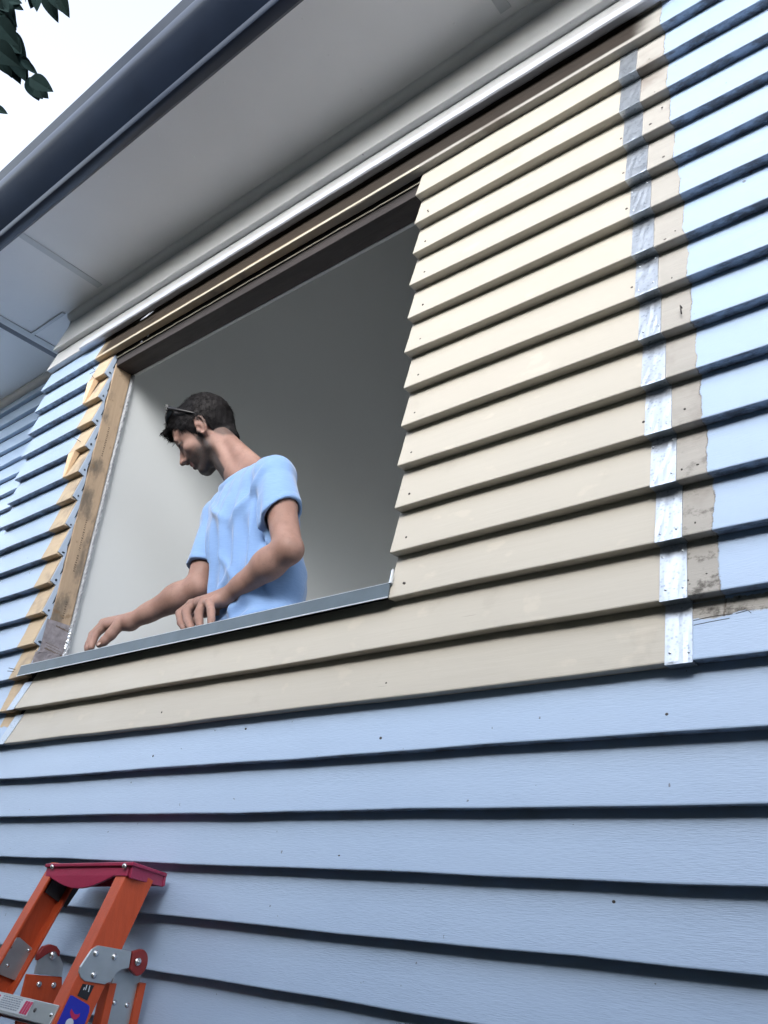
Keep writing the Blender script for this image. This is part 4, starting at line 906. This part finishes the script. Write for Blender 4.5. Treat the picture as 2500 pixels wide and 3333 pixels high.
LV = [((60, -150), (280, 490), 150), ((-100, 0), (85, 420), 210), ((130, 20), (385, 160), 130), ((590, -160), (570, 190), 170), ((690, -150), (925, 375), 210), ((880, -220), (1105, 295), 230), ((760, -200), (980, 200), 200), ((400, -80), (415, 45), 50),
      ((-80, 300), (290, 740), 330), ((30, 520), (415, 940), 330), ((-80, 560), (160, 1260), 300), ((80, 780), (320, 1360), 260), ((230, 850), (450, 1340), 220), ((330, 960), (610, 1200), 150), ((-60, 150), (100, 700), 300), ((-60, 700), (380, 1180), 340), ((-40, 850), (210, 1260), 200),
      ((480, 1240), (853, 1480), 250), ((470, 1230), (645, 1610), 260), ((500, 1250), (792, 1560), 260), ((490, 1250), (705, 1570), 260), ((-120, 1700), (127, 1830), 130), ((-60, 1700), (8, 1920), 60), ((-150, -150), (60, 250), 260), ((-100, -100), (160, 180), 240)]
for a, b, wd in LV+[((a[0]+rl2.uniform(-70, 20), a[1]+rl2.uniform(-60, 20)), (b[0]+rl2.uniform(-90, -20), b[1]+rl2.uniform(-110, -30)), wd) for _ in range(2) for a, b, wd in LV if b[0] < 640 and b[1] < 1400]:
    wd *= 1.25; t0 = 20+rl2.uniform(-.6, .6); k = t0/FPX*.2034
    A = CAM+ray(*c8(*a))*t0; Bp = CAM+ray(*c8(*b))*(t0+rl2.uniform(-.3, .3)); leafmesh(fol, A, Bp, wd*k*.95, np.cross(Bp-A, CF)+CF*.3*rl2.uniform(-1, 1), rl2.uniform(-.12, .12))
def clump(c, n, sp):
    for _ in range(n):
        A = np.array(c)+np.array([rl2.gauss(0, sp) for _ in range(3)]); d = np.array([rl2.gauss(0, 1), rl2.gauss(0, 1), -1.0+rl2.gauss(0, .5)]); d /= np.linalg.norm(d)
        leafmesh(fol, A, A+d*rl2.uniform(.5, .85), rl2.uniform(.2, .32), np.array([rl2.gauss(0, 1) for _ in range(3)]), rl2.uniform(-.15, .15))
base = np.array((c0[0]-8, c0[1]-6, GZ)); top_ = base+v3(1.0, 1.5, 42)
limbs = []
endp = CAM+ray(30, 120)*20.2
tr = MB().tube([base, base+v3(.3, .4, 12), base+v3(.4, .9, 26), top_], [1.4, 1.1, .8, .4], 14).build('trunk', MT['bark'], tree, smooth=True)
fork = base+v3(.4, .9, 28)
bz = MB().tube([fork, fork+(endp-fork)*.4+v3(0, 0, 3.0), fork+(endp-fork)*.8+v3(0, 0, 2.2), endp+v3(-.3, 0, .7), endp], [.45, .30, .16, .06, .02], 10)
for (x, y) in ((-40, -160), (-120, 250)):
    q = CAM+ray(x, y)*20.3; bz.tube([fork+(endp-fork)*.8+v3(0, 0, 2.2), q+v3(-.2, 0, .6), q], [.12, .05, .02], 8)
bz.build('branch', MT['bark'], tree, smooth=True)
for i in range(60):
    t = rl2.random(); q = fork+(endp-fork)*t*.85+v3(0, 0, 3*math.sin(min(1, t+.3)*2)); r_ = q+np.array([rl2.gauss(0, 2.4) for _ in range(3)])
    v = (r_-CAM); zc = v@CF; X_ = 1250+FPX*(v@CR)/zc; Y_ = 1666-FPX*(v@CU)/zc
    if X_ > -420 and Y_ > -420: continue
    clump(r_, 12, .8)
for i in range(70): clump(top_+np.array([rl2.gauss(-5, 4), rl2.gauss(-5, 4), rl2.gauss(0, 4)]), 10, 1.0)
fol.build('foliage', MT['leaf'], tree)
# ------------------------------------------------------------------ unseen hedge behind the photographer, shaped to block low sky
hd = MB(); rh2 = random.Random(2); nx_, ny2 = 120, 26; vs = []
prof = [(-41, 0), (-41, 28), (-39, 35), (-34, 38), (-29, 38), (-26.5, 35), (-25.5, 20), (-25, 0)]
for i in range(nx_+1):
    x = -170+320*i/nx_
    hgt = 1+.05*math.sin(i*.37)+.03*math.sin(i*.9+1)+rh2.uniform(-.05, .05)
    for y, z in prof: vs.append((x+rh2.uniform(-.8, .8), y+rh2.uniform(-1, 1), GZ-.2+z*hgt+(rh2.uniform(-1.5, 1.5) if z else 0)))
P = len(prof); fs = []
for i in range(nx_):
    for j in range(P-1): fs.append((i*P+j, i*P+j+1, i*P+P+j+1, i*P+P+j))
hd.add(vs, fs); ho = hd.build('hedge', MT['hedge']); tag(ho, 'dense green hedge across the yard opposite the house wall', 'hedge', kind='stuff')
